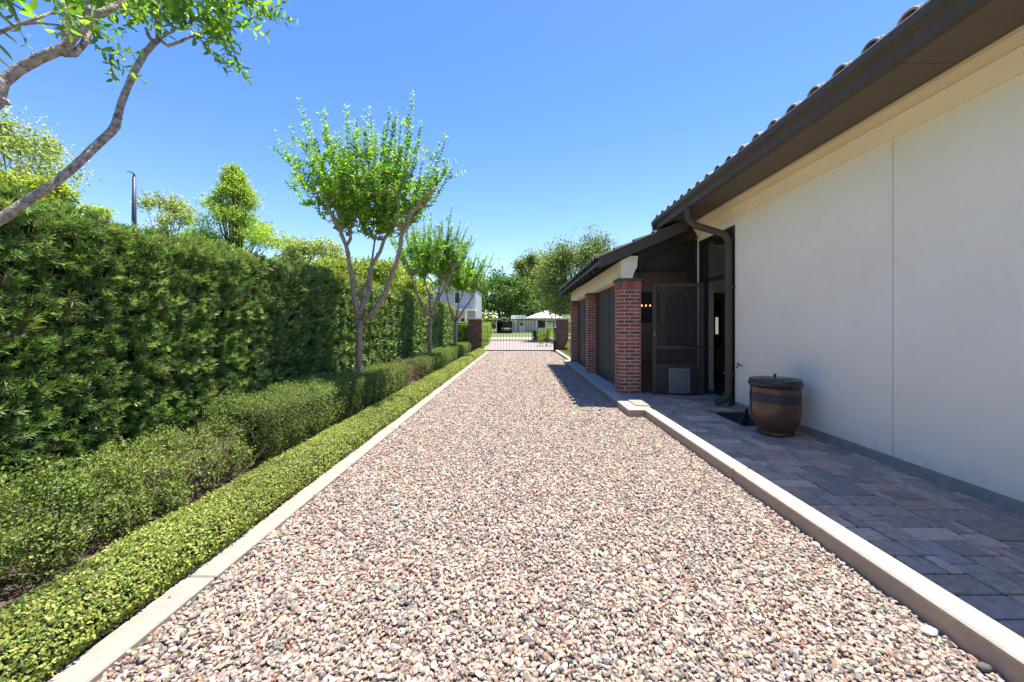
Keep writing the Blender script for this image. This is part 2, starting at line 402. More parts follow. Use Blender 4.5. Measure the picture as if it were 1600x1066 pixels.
def gravel():
    phi = (1+5**.5)/2
    ico = np.array([(-1,phi,0),(1,phi,0),(-1,-phi,0),(1,-phi,0),(0,-1,phi),(0,1,phi),(0,-1,-phi),(0,1,-phi),(phi,0,-1),(phi,0,1),(-phi,0,-1),(-phi,0,1)], float)
    ico /= np.linalg.norm(ico[0])
    icf = np.array([(0,11,5),(0,5,1),(0,1,7),(0,7,10),(0,10,11),(1,5,9),(5,11,4),(11,10,2),(10,7,6),(7,1,8),(3,9,4),(3,4,2),(3,2,6),(3,6,8),(3,8,9),(4,9,5),(2,4,11),(6,2,10),(8,6,7),(9,8,1)])
    P_ = []; S_ = []
    for (y0, y1, sp, r) in ((-.6,1.0,.030,.0165), (1.0,5.2,.0165,.0108), (5.2,10.,.0205,.0128), (10.,GD-.25,.031,.0185)):
        xs = np.arange(-1.60, 1.87, sp); ys = np.arange(y0, y1, sp)
        g = np.stack(np.meshgrid(xs, ys), -1).reshape(-1, 2) + rng.uniform(-.5, .5, (len(xs)*len(ys), 2))*sp*1.1
        P_.append(g); S_.append(np.full(len(g), r))
    p = np.concatenate(P_); s = np.concatenate(S_)
    k = (p[:,0] > -1.612) & (p[:,0] < 1.852) & ~((p[:,0] > 1.612) & (p[:,1] > 5.85) & (p[:,1] < 14.6)); p = p[k]; s = s[k]
    n = len(p); s = s * np.clip(rng.lognormal(0, .26, n), .6, 1.9)
    q = unit(rng.normal(size=(n, 4))); w_, x, y, z = q.T
    Rm = np.stack([1-2*(y*y+z*z),2*(x*y-z*w_),2*(x*z+y*w_),2*(x*y+z*w_),1-2*(x*x+z*z),2*(y*z-x*w_),2*(x*z-y*w_),2*(y*z+x*w_),1-2*(x*x+y*y)], -1).reshape(n,3,3)
    sc = np.stack([rng.uniform(1.05,1.55,n), rng.uniform(.8,1.1,n), rng.uniform(.5,.85,n)], -1)
    v = ico[None]*rng.uniform(.62,1.26,(n,12,1))*sc[:,None,:]*s[:,None,None]
    v = np.einsum('nij,nkj->nki', Rm, v); v[:,:,2] *= .8
    zz = rng.uniform(.001,.016,n) + .006*vnoise(np.c_[p, p[:,0]*0], 1.4) + .004*vnoise(np.c_[p, p[:,0]*0], 4.)
    v += np.c_[p, zz][:,None,:]
    pal = [(.56,.44,.335),(.49,.365,.28),(.62,.54,.445),(.44,.375,.31),(.28,.265,.24),(.18,.18,.17),(.52,.31,.215),(.38,.315,.26),(.68,.61,.52),(.34,.21,.14),(.50,.415,.33)]
    c = .83*mixcol(n, pal, [5,4,3.2,4.4,2.8,1.3,1.6,3.8,1.0,.5,4.4], .10)
    f = (np.arange(n)[:,None,None]*12 + icf[None]).reshape(-1,3)
    o = npmesh('gravel', v.reshape(-1,3), f, np.repeat(c,12,0), M['stone'])
    tag(o, 'loose pink, cream and grey crushed stones covering the drive', 'gravel', kind='stuff')

# ------------------------------------------------------------ brickwork
def bricks(b, cols, x0, x1, y0, y1, z0, z1, pal, ch=.068, bl=.2033, mt=.0145, rr=random.Random(3), proud=.0):
    nz = max(1, round((z1-z0)/ch)); ch = (z1-z0)/nz
    for r in range(nz):
        za, zb = z0+r*ch+mt*.5, z0+(r+1)*ch-mt*.5
        for side in range(4):
            ln = (x1-x0) if side % 2 == 0 else (y1-y0)
            off = 0 if (r+side) % 2 == 0 else -bl/2
            t = off
            while t < ln-.01:
                a, e = max(t, 0), min(t+bl, ln)
                if e-a > .03:
                    a2 = a + (mt*.5 if a > 0 else 0); e2 = e - (mt*.5 if e < ln-.001 else 0)
                    k = rr.uniform(.001, .004)+proud; n0 = len(b.v); dp = .05
                    if side == 0: b.box(x0+a2, x0+e2, y0-k, y0+dp, za, zb)
                    elif side == 1: b.box(x1-dp, x1+k, y0+a2, y0+e2, za, zb)
                    elif side == 2: b.box(x0+a2, x0+e2, y1-dp, y1+k, za, zb)
                    else: b.box(x0-k, x0+dp, y0+a2, y0+e2, za, zb)
                    c = rr.choice(pal); s = rr.uniform(.8, 1.2); cols += [tuple(q*s for q in c)]*(len(b.v)-n0)
                t += bl

RED = [(.37,.12,.07),(.31,.10,.065),(.40,.135,.08),(.25,.09,.065),(.34,.11,.07),(.20,.095,.075)]
def porch_pillar(house, y0):
    x0, x1, y1 = 1.82, 2.226, y0+.305; top = 2.02; b = MB(); cols = []
    bricks(b, cols, x0, x1, y0, y1, Z1+.004, top, RED, rr=random.Random(int(y0*10)))
    # soldier course
    rr = random.Random(int(y0*7)); n = 6; wv = (x1-x0)/n
    for i in range(n):
        for (a, c) in ((y0-.010, y0+.05), (y1-.05, y1+.010)):
            n0 = len(b.v); b.box(x0+i*wv+.005, x0+(i+1)*wv-.005, a, c, top+.006, top+.172); cc = rr.choice(RED); cols += [cc]*(len(b.v)-n0)
    n = 4; wv = (y1-y0)/n
    for i in range(n):
        for (a, c) in ((x0-.012, x0+.05), (x1-.05, x1+.012)):
            n0 = len(b.v); b.box(a, c, y0+i*wv+.005, y0+(i+1)*wv-.005, top+.006, top+.172); cc = rr.choice(RED); cols += [cc]*(len(b.v)-n0)
    o = b.build('brick_pillar', M['brick'], house, cols=cols)
    m = MB().box(x0+.002, x1-.002, y0+.002, y1-.002, Z1, top+.17); m.build('mortar', M['mortar'], o)
    MB().bbox(x0-.03, x1+.03, y0-.03, y1+.03, top+.175, 2.24, .008).build('pillar_cap', M['cap'], o)

def slope_z(x): return 2.58 + .43*(x-1.45)       # top of the porch roof deck

def tiles_field(b, cols, xe, ze, pitch, y0, y1, run, sp, rr, pal, r=.082):
    """barrel tiles climbing from the eave (xe, ze) towards +X"""
    n = int(round((y1-y0)/sp)); sp = (y1-y0)/n; cl = .36; nc = int(run/cl)
    for i in range(n):
        yc = y0 + (i+.5)*sp
        for c in range(nc):
            xa = xe + c*cl - .03; xb = xa + cl + .05; n0 = len(b.v)
            rings = []
            for (x, rad, lift) in ((xa, r, .022), (xb, r*.82, .0)):
                z = ze + pitch*(x-xe) + lift
                ring = []
                for k in range(9):
                    t = math.pi*k/8; ring.append(len(b.v)); b.v.append((x, yc+rad*math.cos(t)*1.05, z+rad*math.sin(t)))
                for k in range(9):
                    t = math.pi*(8-k)/8; ring.append(len(b.v)); b.v.append((x, yc+(rad-.014)*math.cos(t)*1.05, z+(rad-.014)*math.sin(t)))
                rings.append(ring)
            A, B = rings
            for k in range(18):
                j = (k+1) % 18; b.f.append((A[k],A[j],B[j],B[k]))
            for k in range(8):
                b.f.append((A[k],A[k+1],A[16-k],A[17-k]))
            cc = rr.choice(pal); s = rr.uniform(.8,1.2); cols += [tuple(q*s for q in cc)]*(len(b.v)-n0)

def house():
    H = empty('house', (WX, 3, 0), 'cream stucco house with tiled eaves, dark gutter and brick pillared screened porch', 'house')
    T = .2; OA, OB = 6.05, 7.24; CY = 7.446; OT = 2.92; WT = 3.28
    b = MB(); b.box(WX, WX+T, -7, OA, Z1+.085, WT).box(WX, WX+T, OB, CY, Z1+.085, WT).box(WX, WX+T, OA, OB, OT, WT)
    wall = b.build('wall', M['stucco'], H)
    b = MB()
    for y in (3.49, 2.575): b.box(WX-.0016, WX+.01, y-.0025, y+.0025, Z1+.09, 3.02)
    b.build('control_joint', mat('joint_line', (.42,.38,.32), .9), wall)
    b = MB(); b.prism([(WX-.012,Z1-.01),(WX+T,Z1-.01),(WX+T,Z1+.084),(WX-.004,Z1+.084)], 'y', -7, OA); b.box(WX-.012, WX+T, OB, CY+.01, Z1-.01, Z1+.084)
    b.build('plinth', M['plinth'], H)
    MB().box(WX-.03, WX+T, OA, OB, Z1-.01, Z1+.022).build('threshold', M['concrete'], H)
    # cornice under the soffit
    pr = [(WX+.01,3.02),(WX-.018,3.02),(WX-.020,3.035),(WX-.03,3.06),(WX-.05,3.10),(WX-.08,3.14),(WX-.095,3.15),(WX-.095,3.165),(WX-.088,3.17),(WX-.098,3.20),(WX-.122,3.24),(WX-.125,3.268),(WX+.01,3.268)]
    b = MB(); b.prism(pr, 'y', -7, CY+.08); b.build('cornice', M['trim'], H)
    # soffit with panel joints
    b = MB(); y = -7; 
    js = [-7, -4.4, -1.96, .48, 2.92-.06, 5.30, 7.67]
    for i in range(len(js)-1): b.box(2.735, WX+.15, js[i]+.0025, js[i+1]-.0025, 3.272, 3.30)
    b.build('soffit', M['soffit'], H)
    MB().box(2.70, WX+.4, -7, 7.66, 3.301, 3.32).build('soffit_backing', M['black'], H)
    # gutter and its return across the end of the eave
    gp = [(2.725,3.235),(2.665,3.235),(2.655,3.245),(2.652,3.30),(2.640,3.325),(2.618,3.345),(2.612,3.352),(2.600,3.36),(2.598,3.412),(2.604,3.42),(2.622,3.42),(2.622,3.405),(2.70,3.405),(2.725,3.42)]
    b = MB(); b.prism(gp, 'y', -7, 7.67)
    g = b.build('gutter', M['bronze'], H)
    MB().box(2.722, 2.733, -7, 7.66, 3.25, 3.43).build('fascia', M['black'], H)
    MB().box(2.596, 2.628, -7, 7.672, 3.421, 3.429).build('gutter_lip', mat('gutter_lip', (.45,.44,.42), .5), g)
    b = MB(); b.prism([(7.672,3.42),(7.78,3.42),(7.78,3.36),(7.73,3.30),(7.72,3.235),(7.672,3.235)], 'x', 2.60, WX+.5)
    b.build('end_fascia', M['bronze'], H)
    # downspout
    y = 6.1; px = WX-.072
    pts = [(2.665,6.22,3.24),(2.665,6.22,3.13),(2.675,6.22,3.06),(2.72,6.215,2.99),(2.80,6.20,2.935),(3.04,6.13,2.84),(3.14,6.11,2.80),(3.20,6.10,2.75),(px,6.10,2.66),(px,6.10,2.55),(px,6.10,1.2),(px,6.10,.42),(px-.003,6.10,.34),(px-.03,6.10,.27),(px-.08,6.095,.22),(px-.15,6.09,.195),(px-.20,6.09,.185)]
    d = MB().tube(pts, .053, 20); ds = d.build('downspout', M['bronze'], H, smooth=True)
    for z in (1.95, .62): MB().box(px-.058, WX, 6.035, 6.165, z, z+.025).build('bracket', M['bronze'], ds)
    MB().box(px+.0, px+.03, 6.06, 6.10, Z1, .26).build('stub', M['bronze'], ds)
    # main roof
    b = MB(); cols = []; rr = random.Random(9); TP = [(.36,.20,.12),(.42,.25,.15),(.27,.17,.11),(.44,.30,.18),(.32,.14,.08)]
    tiles_field(b, cols, 2.64, 3.395, .43, -6.9, 7.64, 4.6, .286, rr, TP, .085)
    b.build('roof_tiles', M['tile'], H, cols=cols)
    b = MB(); b.prism([(2.66,3.40),(7.4,3.39+.43*4.76),(7.4,3.30+.43*4.76),(2.76,3.321)], 'y', -7, 7.66); b.build('roof_deck', M['black'], H)
    b = MB(); n = 51; sp = 14.54/n; rr = random.Random(4)
    for i in range(n):
        yc = -6.9+(i+.5)*sp
        b.tube([(2.632,yc-.085,3.432),(2.632+rr.uniform(-.004,.004),yc-.06,3.458),(2.634,yc-.075+rr.uniform(-.01,.01),3.475)], [.012,.016,.006], 6)
        b.box(2.618, 2.65, yc+.083, yc+.083+sp-.166, 3.43, 3.446+rr.uniform(0,.010))
    b.build('tile_mortar', M['mort_white'], H)
    # ---------------- porch
    for y in (7.22, 10.5, 13.78): porch_pillar(H, y)
    b = MB()      # beam on the pillars, its end cut to a cove
    def bz(x): return slope_z(x)-.13
    pr = [(1.855,2.242),(2.065,2.242),(2.072,2.29),(2.10,2.36),(2.135,2.42),(2.15,2.46),(2.152,2.56),(2.16,2.645),(2.02,2.645),(1.855,2.565)]
    b.prism(pr, 'y', 7.19, 14.2); b.build('porch_beam', M['beam'], H)
    # roof of the porch
    ry0, ry1 = 7.12, 14.35; xe = 1.45
    b = MB(); b.prism([(xe,2.50),(xe,2.565),(7.5,2.565+.43*6.05),(7.5,2.50+.43*6.05)], 'y', ry0+.03, ry1); b.build('porch_roof_deck', M['black'], H)
    b = MB(); cols = []; DK = [(.05,.040,.036),(.065,.05,.042),(.04,.034,.032)]
    tiles_field(b, cols, xe-.02, 2.568, .43, ry0+.10, ry1, 5.6, .30, random.Random(2), DK, .10)
    b.build('porch_roof_tiles', M['tile'], H, cols=cols)
    b = MB()   # rake board facing the camera and the thin metal edge on it
    b.prism([(xe-.01,2.41),(xe-.01,2.60),(3.04,2.60+.43*1.6),(3.04,2.41+.43*1.6)], 'y', ry0-.01, ry0+.028)
    rk = b.build('rake_board', M['bronze'], H)
    MB().prism([(xe-.015,2.602),(xe-.015,2.615),(3.03,2.615+.43*1.595),(3.03,2.602+.43*1.595)], 'y', ry0-.025, ry0+.05).build('metal_edge', mat('edge_metal', (.16,.15,.14), .45), rk)
    for y in np.arange(7.9, 14.3, .61): MB().prism([(xe+.02,2.42),(xe+.02,2.498),(1.85,2.498+.43*.38),(1.85,2.42+.43*.38)], 'y', y, y+.06).build('rafter_tail', M['black'], H)
    # sloping header over the porch end and its screen
    b = MB(); b.prism([(2.16,2.60),(2.16,2.80),(WX,2.80+.43*1.15),(WX,2.60+.36*1.15)], 'y', 7.30, 7.40)
    b.build('header', M['black'], H)
    # hidden upper infill between header and roof
    b = MB(); sy = 7.36
    b.box(3.265, WX-.002, sy-.03, sy+.03, Z1, 2.98).box(2.228, 2.262, sy-.02, sy+.02, Z1, 2.62)
    b.build('end_screen_frame', M['bronze2'], H)
    b = MB(); b.poly([(2.262,sy,Z1),(3.265,sy,Z1),(3.265,sy,2.99),(2.262,sy,2.63)]); b.build('end_screen', M['screen_door'], H)
    # side screens between the pillars
    for (a, c) in ((7.525, 10.5), (10.805, 13.78)):
        b = MB(); b.box(2.045, 2.06, a, c, Z1+.05, 2.242); s = b.build('side_screen', M['screen'], H)
        f = MB(); f.box(2.035, 2.07, a, c, Z1, Z1+.05).box(2.036, 2.069, a, a+.045, Z1+.051, 2.24).box(2.036, 2.069, c-.045, c, Z1+.051, 2.24)
        m_ = (a+c)/2; f.box(2.037, 2.068, m_-.012, m_+.012, Z1+.051, 2.24)
        f.build('frame', M['frame'], s)
    # dark frame of the opening in the long wall, transom bar and its screen
    b = MB(); fx0, fx1 = WX-.012, WX+.07
    b.box(fx0, fx1, OB-.20, OB-.002, Z1+.02, OT-.002).box(fx0, fx1, OA+.002, OA+.06, Z1+.02, OT-.002).box(fx0, fx1, OA+.061, OB-.201, OT-.06, OT-.002)
    b.box(fx0-.004, fx1, OA+.061, OB-.201, 2.15, 2.20)
    b.build('opening_frame', M['bronze2'], H)
    b = MB(); b.poly([(WX+.02,OA+.06,2.20),(WX+.02,OB-.20,2.20),(WX+.02,OB-.20,OT-.06),(WX+.02,OA+.06,OT-.06)]); b.build('transom_screen', M['screen_door'], H)
    # screen door, standing open at right angles to the wall
    hinge = Vector((WX-.02, 7.03, 0)); ang = math.atan2(.15, -.90)
    def D(u_, t, z): # u along door from the hinge, t thickness
        c, s = math.cos(ang), math.sin(ang)
        return (hinge.x + c*u_ - s*t, hinge.y + s*u_ + c*t, z)
    def dbox(b, u0, u1, z0, z1, t0=-.016, t1=.016):
        a = len(b.v); b.v += [D(u0,t0,z0),D(u1,t0,z0),D(u1,t1,z0),D(u0,t1,z0),D(u0,t0,z1),D(u1,t0,z1),D(u1,t1,z1),D(u0,t1,z1)]
        b.f += [(a,a+3,a+2,a+1),(a+4,a+5,a+6,a+7),(a,a+1,a+5,a+4),(a+1,a+2,a+6,a+5),(a+2,a+3,a+7,a+6),(a+3,a,a+4,a+7)]
    DW = .885; zb, zt = Z1+.02, 2.135; b = MB()
    dbox(b, 0, .07, zb, zt); dbox(b, DW-.07, DW, zb, zt); dbox(b, .0705, DW-.0705, zt-.06, zt); dbox(b, .0705, DW-.0705, .95, 1.01); dbox(b, .0705, DW-.0705, .62, .66)
    door = b.build('screen_door', M['frame'], H); tag(door)
    b = MB(); dbox(b, .071, DW-.071, zb+.001, .619, -.006, .006); b.build('kick_panel', M['bronze2'], door)
    b = MB(); dbox(b, .071, DW-.071, .661, .949, -.001, .001); dbox(b, .071, DW-.071, 1.011, zt-.061, -.001, .001); b.build('insect_screen', M['screen_door'], door)
    # t>0 side faces the camera when ang ~ 170 deg
    b = MB(); dbox(b, .24, .60, .16, .60, .008, .022); b.build('pet_door_frame', M['chrome'] if False else mat('flap_frame', (.20,.20,.20), .4), door)
    b = MB(); dbox(b, .262, .578, .185, .575, .0225, .028); b.build('pet_door_flap', M['silver'], door)
    b = MB(); dbox(b, DW-.05, DW-.02, 1.18, 1.28, .017, .03); dbox(b, DW-.06, DW-.01, 1.215, 1.235, .03, .06); b.build('handle', M['silver'], door)
    b = MB(); p0 = Vector(D(.31, .035, .985)); p1 = Vector((WX-.01, 6.80, 1.0)); b.tube([p0, p0.lerp(p1, .55)], .016, 10).tube([p0.lerp(p1, .55), p1], .008, 8)
    b.build('door_closer', M['black'], door)
    # hose tap
    b = MB(); ty, tz = 5.86, .775
    b.tube([(WX+.01,ty,tz),(WX-.06,ty,tz)], .010, 8); b.tube([(WX-.06,ty,tz+.028),(WX-.06,ty,tz-.012),(WX-.085,ty,tz-.035)], [.011,.013,.012], 8)
    t_ = b.build('hose_tap', M['brass'], H)
    MB().tube([(WX-.06,ty-.03,tz+.03),(WX-.06,ty,tz+.034),(WX-.06,ty+.03,tz+.03)], [.006,.011,.006], 8).build('tap_handle', M['black'], t_)
    MB().tube([(WX-.001,ty,tz),(WX-.008,ty,tz)], .026, 14).build('escutcheon', M['white'], t_)
    # rooms seen through the screens
    b = MB(); b.prism([(2.1,Z1),(9,Z1),(9,3.3),(3.6,3.3),(2.1,2.7)], 'y', 14.2, 14.3).box(8.9, 9, 4, 14.2, Z1, 3.3).box(WX+.21, 9, 3.9, 4, Z1, 3.3)
    b.build('porch_wall', M['in_wall'], H)
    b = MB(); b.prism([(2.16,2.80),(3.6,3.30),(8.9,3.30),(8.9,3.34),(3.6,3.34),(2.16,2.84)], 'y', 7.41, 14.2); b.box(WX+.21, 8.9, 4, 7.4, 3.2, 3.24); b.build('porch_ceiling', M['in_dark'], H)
    # arched door in the back wall
    b = MB(); cx = 5.68; wv = .42; pts = [(cx-wv,Z1),(cx+wv,Z1),(cx+wv,2.15)] + [(cx+wv*math.cos(t), 2.15+wv*.95*math.sin(t)) for t in np.linspace(.2, math.pi-.2, 9)] + [(cx-wv,2.15)]
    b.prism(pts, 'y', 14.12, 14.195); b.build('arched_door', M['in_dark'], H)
    # the porch lamps' own light
    ld = bpy.data.lights.new('porch_lamp_light', 'POINT'); ld.energy = 2.2; ld.color = (1, .80, .62); ld.shadow_soft_size = .15
    lo = bpy.data.objects.new('porch_lamp_light', ld); COL.objects.link(lo); lo.location = (4.5, 12.9, 2.3)
    # dark window with lit lamps in it
    b = MB(); b.box(4.10, 5.02, 14.13, 14.195, 1.50, 2.58); wn = b.build('porch_window', M['glass_dark'], H)
    for i in range(5): MB().lathe([(.001,2.07),(.022,2.08),(.026,2.10),(.015,2.13),(.001,2.14)], 4.22+i*.15, 14.08, 10).build('lamp', M['lamp_glow'], wn)
    MB().box(4.15, 4.95, 14.05, 14.128, 2.03, 2.06).build('lamp_rail', M['brass'], wn)
    # inner partition seen through the long-wall opening
    b = MB(); b.box(3.62, 3.72, 7.55, 7.75, Z1, 3.2).box(4.35, 6.8, 8.9, 9.0, 2.12, 3.2); b.build('partition', M['stucco'], H)
    b = MB(); b.box(4.55, 6.8, 10.6, 10.7, Z1, 2.9); b.build('inner_wall', M['in_orange'], H)
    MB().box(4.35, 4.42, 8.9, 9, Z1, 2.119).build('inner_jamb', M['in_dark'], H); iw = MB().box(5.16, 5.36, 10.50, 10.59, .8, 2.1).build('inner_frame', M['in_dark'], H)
    MB().box(5.22, 5.29, 10.48, 10.499, 1.15, 1.6).build('inner_window', M['win_glow'], iw)
    b = MB(); b.box(3.56, 3.60, 7.50, 7.54, 1.85, 2.25) ; b.build('wall_lantern', M['black'], H)

# ------------------------------------------------------------ pot, mat, scoop
def small_things():
    cx, cy = 2.955, 4.555
    pot = empty('lidded_urn', (cx, cy, Z1), 'large round glazed brown ceramic pot with black ribbed band standing against the wall', 'pot')
    z = Z1
    prof = [(.02,.0),(.205,.0),(.215,.012),(.215,.03),(.207,.045),(.218,.06),(.256,.10),(.284,.155),(.296,.22),(.299,.30),(.2965,.38)]
    MB().lathe([(r*.85, z+h) for r, h in prof], cx, cy, 56).build('body', M['clay'], pot, smooth=True)
    pb = [(.2965,.381)]
    for i in range(5): h = .382+i*.019; pb += [(.300,h+.003),(.303,h+.009),(.300,h+.015),(.2955,h+.018)]
    MB().lathe([(r*.85, z+h) for r, h in pb], cx, cy, 56).build('ribbed_band', M['clay_dark'], pot, smooth=True)
    MB().lathe([(r*.85, z+h) for r, h in [(.2952,.479),(.294,.50),(.296,.54)]], cx, cy, 56).build('neck', M['clay'], pot, smooth=True)
    MB().lathe([(r*.85, z+h) for r, h in [(.296,.541),(.304,.55),(.316,.572),(.325,.585),(.322,.598),(.30,.604),(.28,.60)]], cx, cy, 56).build('rim', M['clay_dark'], pot, smooth=True)
    ld = MB().lathe([(r*.85, z+h) for r, h in [(.305,.603),(.307,.622),(.298,.634),(.27,.636),(.262,.629),(.20,.632),(.195,.638),(.06,.644),(.001,.645)]], cx, cy, 56).build('lid', M['clay_dark'], pot, smooth=True)
    MB().lathe([(r*.85, z+h) for r, h in [(.012,.643),(.010,.665),(.020,.672),(.022,.682),(.012,.69),(.001,.691)]], cx, cy, 18).build('knob', M['clay_dark'], ld, smooth=True)
    # mat
    b = MB(); b.bbox(2.78, 3.19, 4.90, 5.58, Z1+.002, Z1+.016, .004)
    for i in range(9): b.box(2.80+i*.043, 2.815+i*.043, 4.92, 5.56, Z1+.0162, Z1+.022)
    for j in range(14): b.box(2.80, 3.16, 4.93+j*.047, 4.942+j*.047, Z1+.0163, Z1+.0215)
    tag(b.build('rubber_mat', M['mat_black']), 'black ribbed rubber mat lying flat on the pavers beside the brown pot', 'mat')
    # scoop leaning on the pot
    b = MB(); b.prism([(2.66,Z1+.022),(2.77,Z1+.022),(2.765,Z1+.05),(2.745,Z1+.22),(2.725,Z1+.225),(2.70,Z1+.10)], 'y', 4.86, 4.88)
    b.v = [(x+.085, y + (z_-Z1)*-.15 + .05, z_) for x, y, z_ in b.v]
    tag(b.build('hand_shovel_blade', M['black']), 'small black wedge shaped tool leaning between the mat and the brown pot', 'tool')
    # leaf litter by the downspout
    n = 240; p = np.c_[rng.uniform(2.72,3.25,n), rng.normal(5.66,.045,n), np.full(n,Z1+.006)]
    o = leaves('leaf_litter', p, rdir(n), np.tile([0,0,1.],(n,1))+rng.normal(0,.5,(n,3)), rng.uniform(.012,.03,n), .012, mixcol(n,[(.22,.18,.14),(.3,.26,.2),(.1,.08,.06)]), M['leaf'])
    tag(o, 'scattered dry grey leaf litter on the pavers below the downspout', 'leaf litter', kind='stuff')
    n = 26; p = np.c_[rng.uniform(2.1,3.2,n), rng.uniform(3.2,7,n), np.full(n,Z1+.006)]
    o = leaves('stray_leaves', p, rdir(n)*[1,1,.1], np.tile([0,0,1.],(n,1))+rng.normal(0,.3,(n,3)), rng.uniform(.02,.045,n), .014, mixcol(n,[(.10,.07,.045),(.2,.13,.08)]), M['leaf'])
    tag(o, 'few dark dry leaves strewn on the shaded pavers', 'leaves', kind='stuff')
    n = 60; p = np.c_[rng.uniform(-1.76,-.9,n), rng.uniform(1.2,9,n)**1., np.full(n,.034)]
    o = leaves('drive_leaves', p, rdir(n)*[1,1,.1], np.tile([0,0,1.],(n,1))+rng.normal(0,.3,(n,3)), rng.uniform(.015,.035,n), .012, mixcol(n,[(.30,.17,.08),(.22,.12,.06),(.25,.22,.08)]), M['leaf'])
    tag(o, 'small dry leaves scattered on the left kerb and the stones beside it', 'leaves', kind='stuff')
    # two bigger stones lying against the right kerb
    for (x, y, r_, m_, nm, lb) in ((1.80,1.73,.032,M['white'],'white_stone','flat white stone lying on the gravel against the right kerb'),(1.825,1.545,.026,M['cap'],'dark_stone','dark smooth pebble at the foot of the right kerb near the bottom edge')):
        rr = random.Random(int(y*100)); b = MB(); 
        for i in range(7):
            for k in range(10):
                t = math.pi*(i+.5)/7; a = 2*math.pi*k/10; q = r_*(1+rr.uniform(-.1,.1)); b.v.append((x+q*math.sin(t)*math.cos(a), y+q*.75*math.sin(t)*math.sin(a), .022+q*.5*math.cos(t)))
        for i in range(6):
            for k in range(10): j = (k+1) % 10; b.f.append((i*10+k,(i+1)*10+k,(i+1)*10+j,i*10+j))
        b.f.append(tuple(range(10))); b.f.append(tuple(range(69,59,-1)))
        tag(b.build(nm, m_), lb, 'stone')

# ------------------------------------------------------------ hedges
def tall_hedge():
    h = empty('tall_hedge', (-3.9, 9, 0), 'tall clipped dark green hedge with long narrow leaves running along the left of the drive', 'hedge')
    YE = 20.7
    def top(y): return 2.13 + .17*np.clip((y-2)/6, 0, 1) + .02*np.sin(y*1.1) + .012*np.sin(y*2.7+1)
    # solid dark core, added behind the leaves to block light
    b = MB(); ys = np.arange(-2.5, YE-.1, .35)
    for y in ys:
        t = float(top(y))-.07
        for (x, z) in ((-3.62,0),(-3.60,t*.5),(-3.60,t),(-4.3,t),(-4.3,0)):
            b.v.append((x + .06*mnoise.noise(Vector((0,y*2,z*2))), y, z))
    for i in range(len(ys)-1):
        for k in range(5): j = (k+1) % 5; b.f.append((i*5+k,i*5+j,(i+1)*5+j,(i+1)*5+k))
    b.f.append((0,1,2,3,4)); e = (len(ys)-1)*5; b.f.append((e+4,e+3,e+2,e+1,e))
    b.build('light_block', M['core'], h)
    P_=[];D_=[];N_=[];L_=[];W_=[];C_=[]
    for (y0,y1,dens,nl,L,W) in ((-1.5,.8,150,12,.085,.013),(.8,5.,1050,17,.060,.0085),(5.,10,800,12,.062,.012),(10,YE,420,9,.075,.020)):
        H_ = 2.35; n = int((y1-y0)*H_*dens)
        y = rng.uniform(y0,y1,n); z = rng.uniform(0.02,1.,n)*top(y)
        nt_ = int((y1-y0)*.9*dens*1.9); yt = rng.uniform(y0,y1,nt_)
        xf = -3.44+.0*y; 
        p = np.c_[xf, y, z]
        pt = np.c_[-3.44-rng.uniform(0,.9,nt_), yt, top(yt)]
        ne = int(2.3*.9*dens) if y1 == YE else 0
        ctr = np.concatenate([p, pt]); face = np.concatenate([np.tile([1,0,.25],(n,1)), np.tile([.1,0,1.],(nt_,1))])
        if ne:
            ye = np.full(ne, YE-.1); ze = rng.uniform(0,1,ne)*top(ye); ctr = np.concatenate([ctr, np.c_[rng.uniform(-4.3,-3.44,ne), ye, ze]]); face = np.concatenate([face, np.tile([0,1,.2],(ne,1))])
        m_ = len(ctr)
        lump = vnoise(ctr, 2.2)*.03 + vnoise(ctr, 10., 3.)*.055 + rng.normal(0,.035,m_)
        keep = (rng.random(m_) < .16 + 1.7*np.clip(vnoise(ctr,13.,5.)+.40,0,1)); ctr, face, lump = ctr[keep], face[keep], lump[keep]; m_ = len(ctr)
        ctr = ctr + face*lump[:,None]
        ax = unit(face + rng.normal(0,.45,(m_,3)) + np.array([0,0,.35]))
        # rosette of leaves round each axis
        A = np.repeat(ax, nl, 0); C = np.repeat(ctr, nl, 0); k = len(A)
        rv = unit(np.cross(A, rng.normal(size=(k,3)))); t = rng.uniform(0,1,k)[:,None]
        dr = unit(A*(.55+.9*t) + rv*(.95-.45*t)); C = C + A*t*L*.9
        P_.append(C); D_.append(dr); N_.append(unit(A + rng.normal(0,.25,(k,3)))); L_.append(L*rng.uniform(.65,1.15,k)*np.repeat(rng.uniform(.75,1.2,m_),nl)); W_.append(np.full(k,W))
        base = mixcol(m_, [(.16,.26,.07),(.22,.33,.09),(.11,.19,.05),(.36,.45,.12),(.34,.38,.18),(.34,.25,.14)], [4,4,3,2,1.4,.2], .2)
        # young yellow shoots towards the top of the hedge
        topness = np.clip((ctr[:,2]-(top(ctr[:,1])-.10))/.12,0,1)*np.clip((ctr[:,1]-3.)/4.,.06,1)*(rng.random(m_) < .6)
        base = base*(1-topness[:,None]) + np.array([.42,.44,.08])*topness[:,None]
        cc = np.repeat(base, nl, 0)*rng.uniform(.8,1.25,(k,1)); C_.append(cc)
    leaves('foliage', np.concatenate(P_), np.concatenate(D_), np.concatenate(N_), np.concatenate(L_), np.concatenate(W_), np.concatenate(C_), M['leaf_hedge'], h, fold=.15, droop=.10)

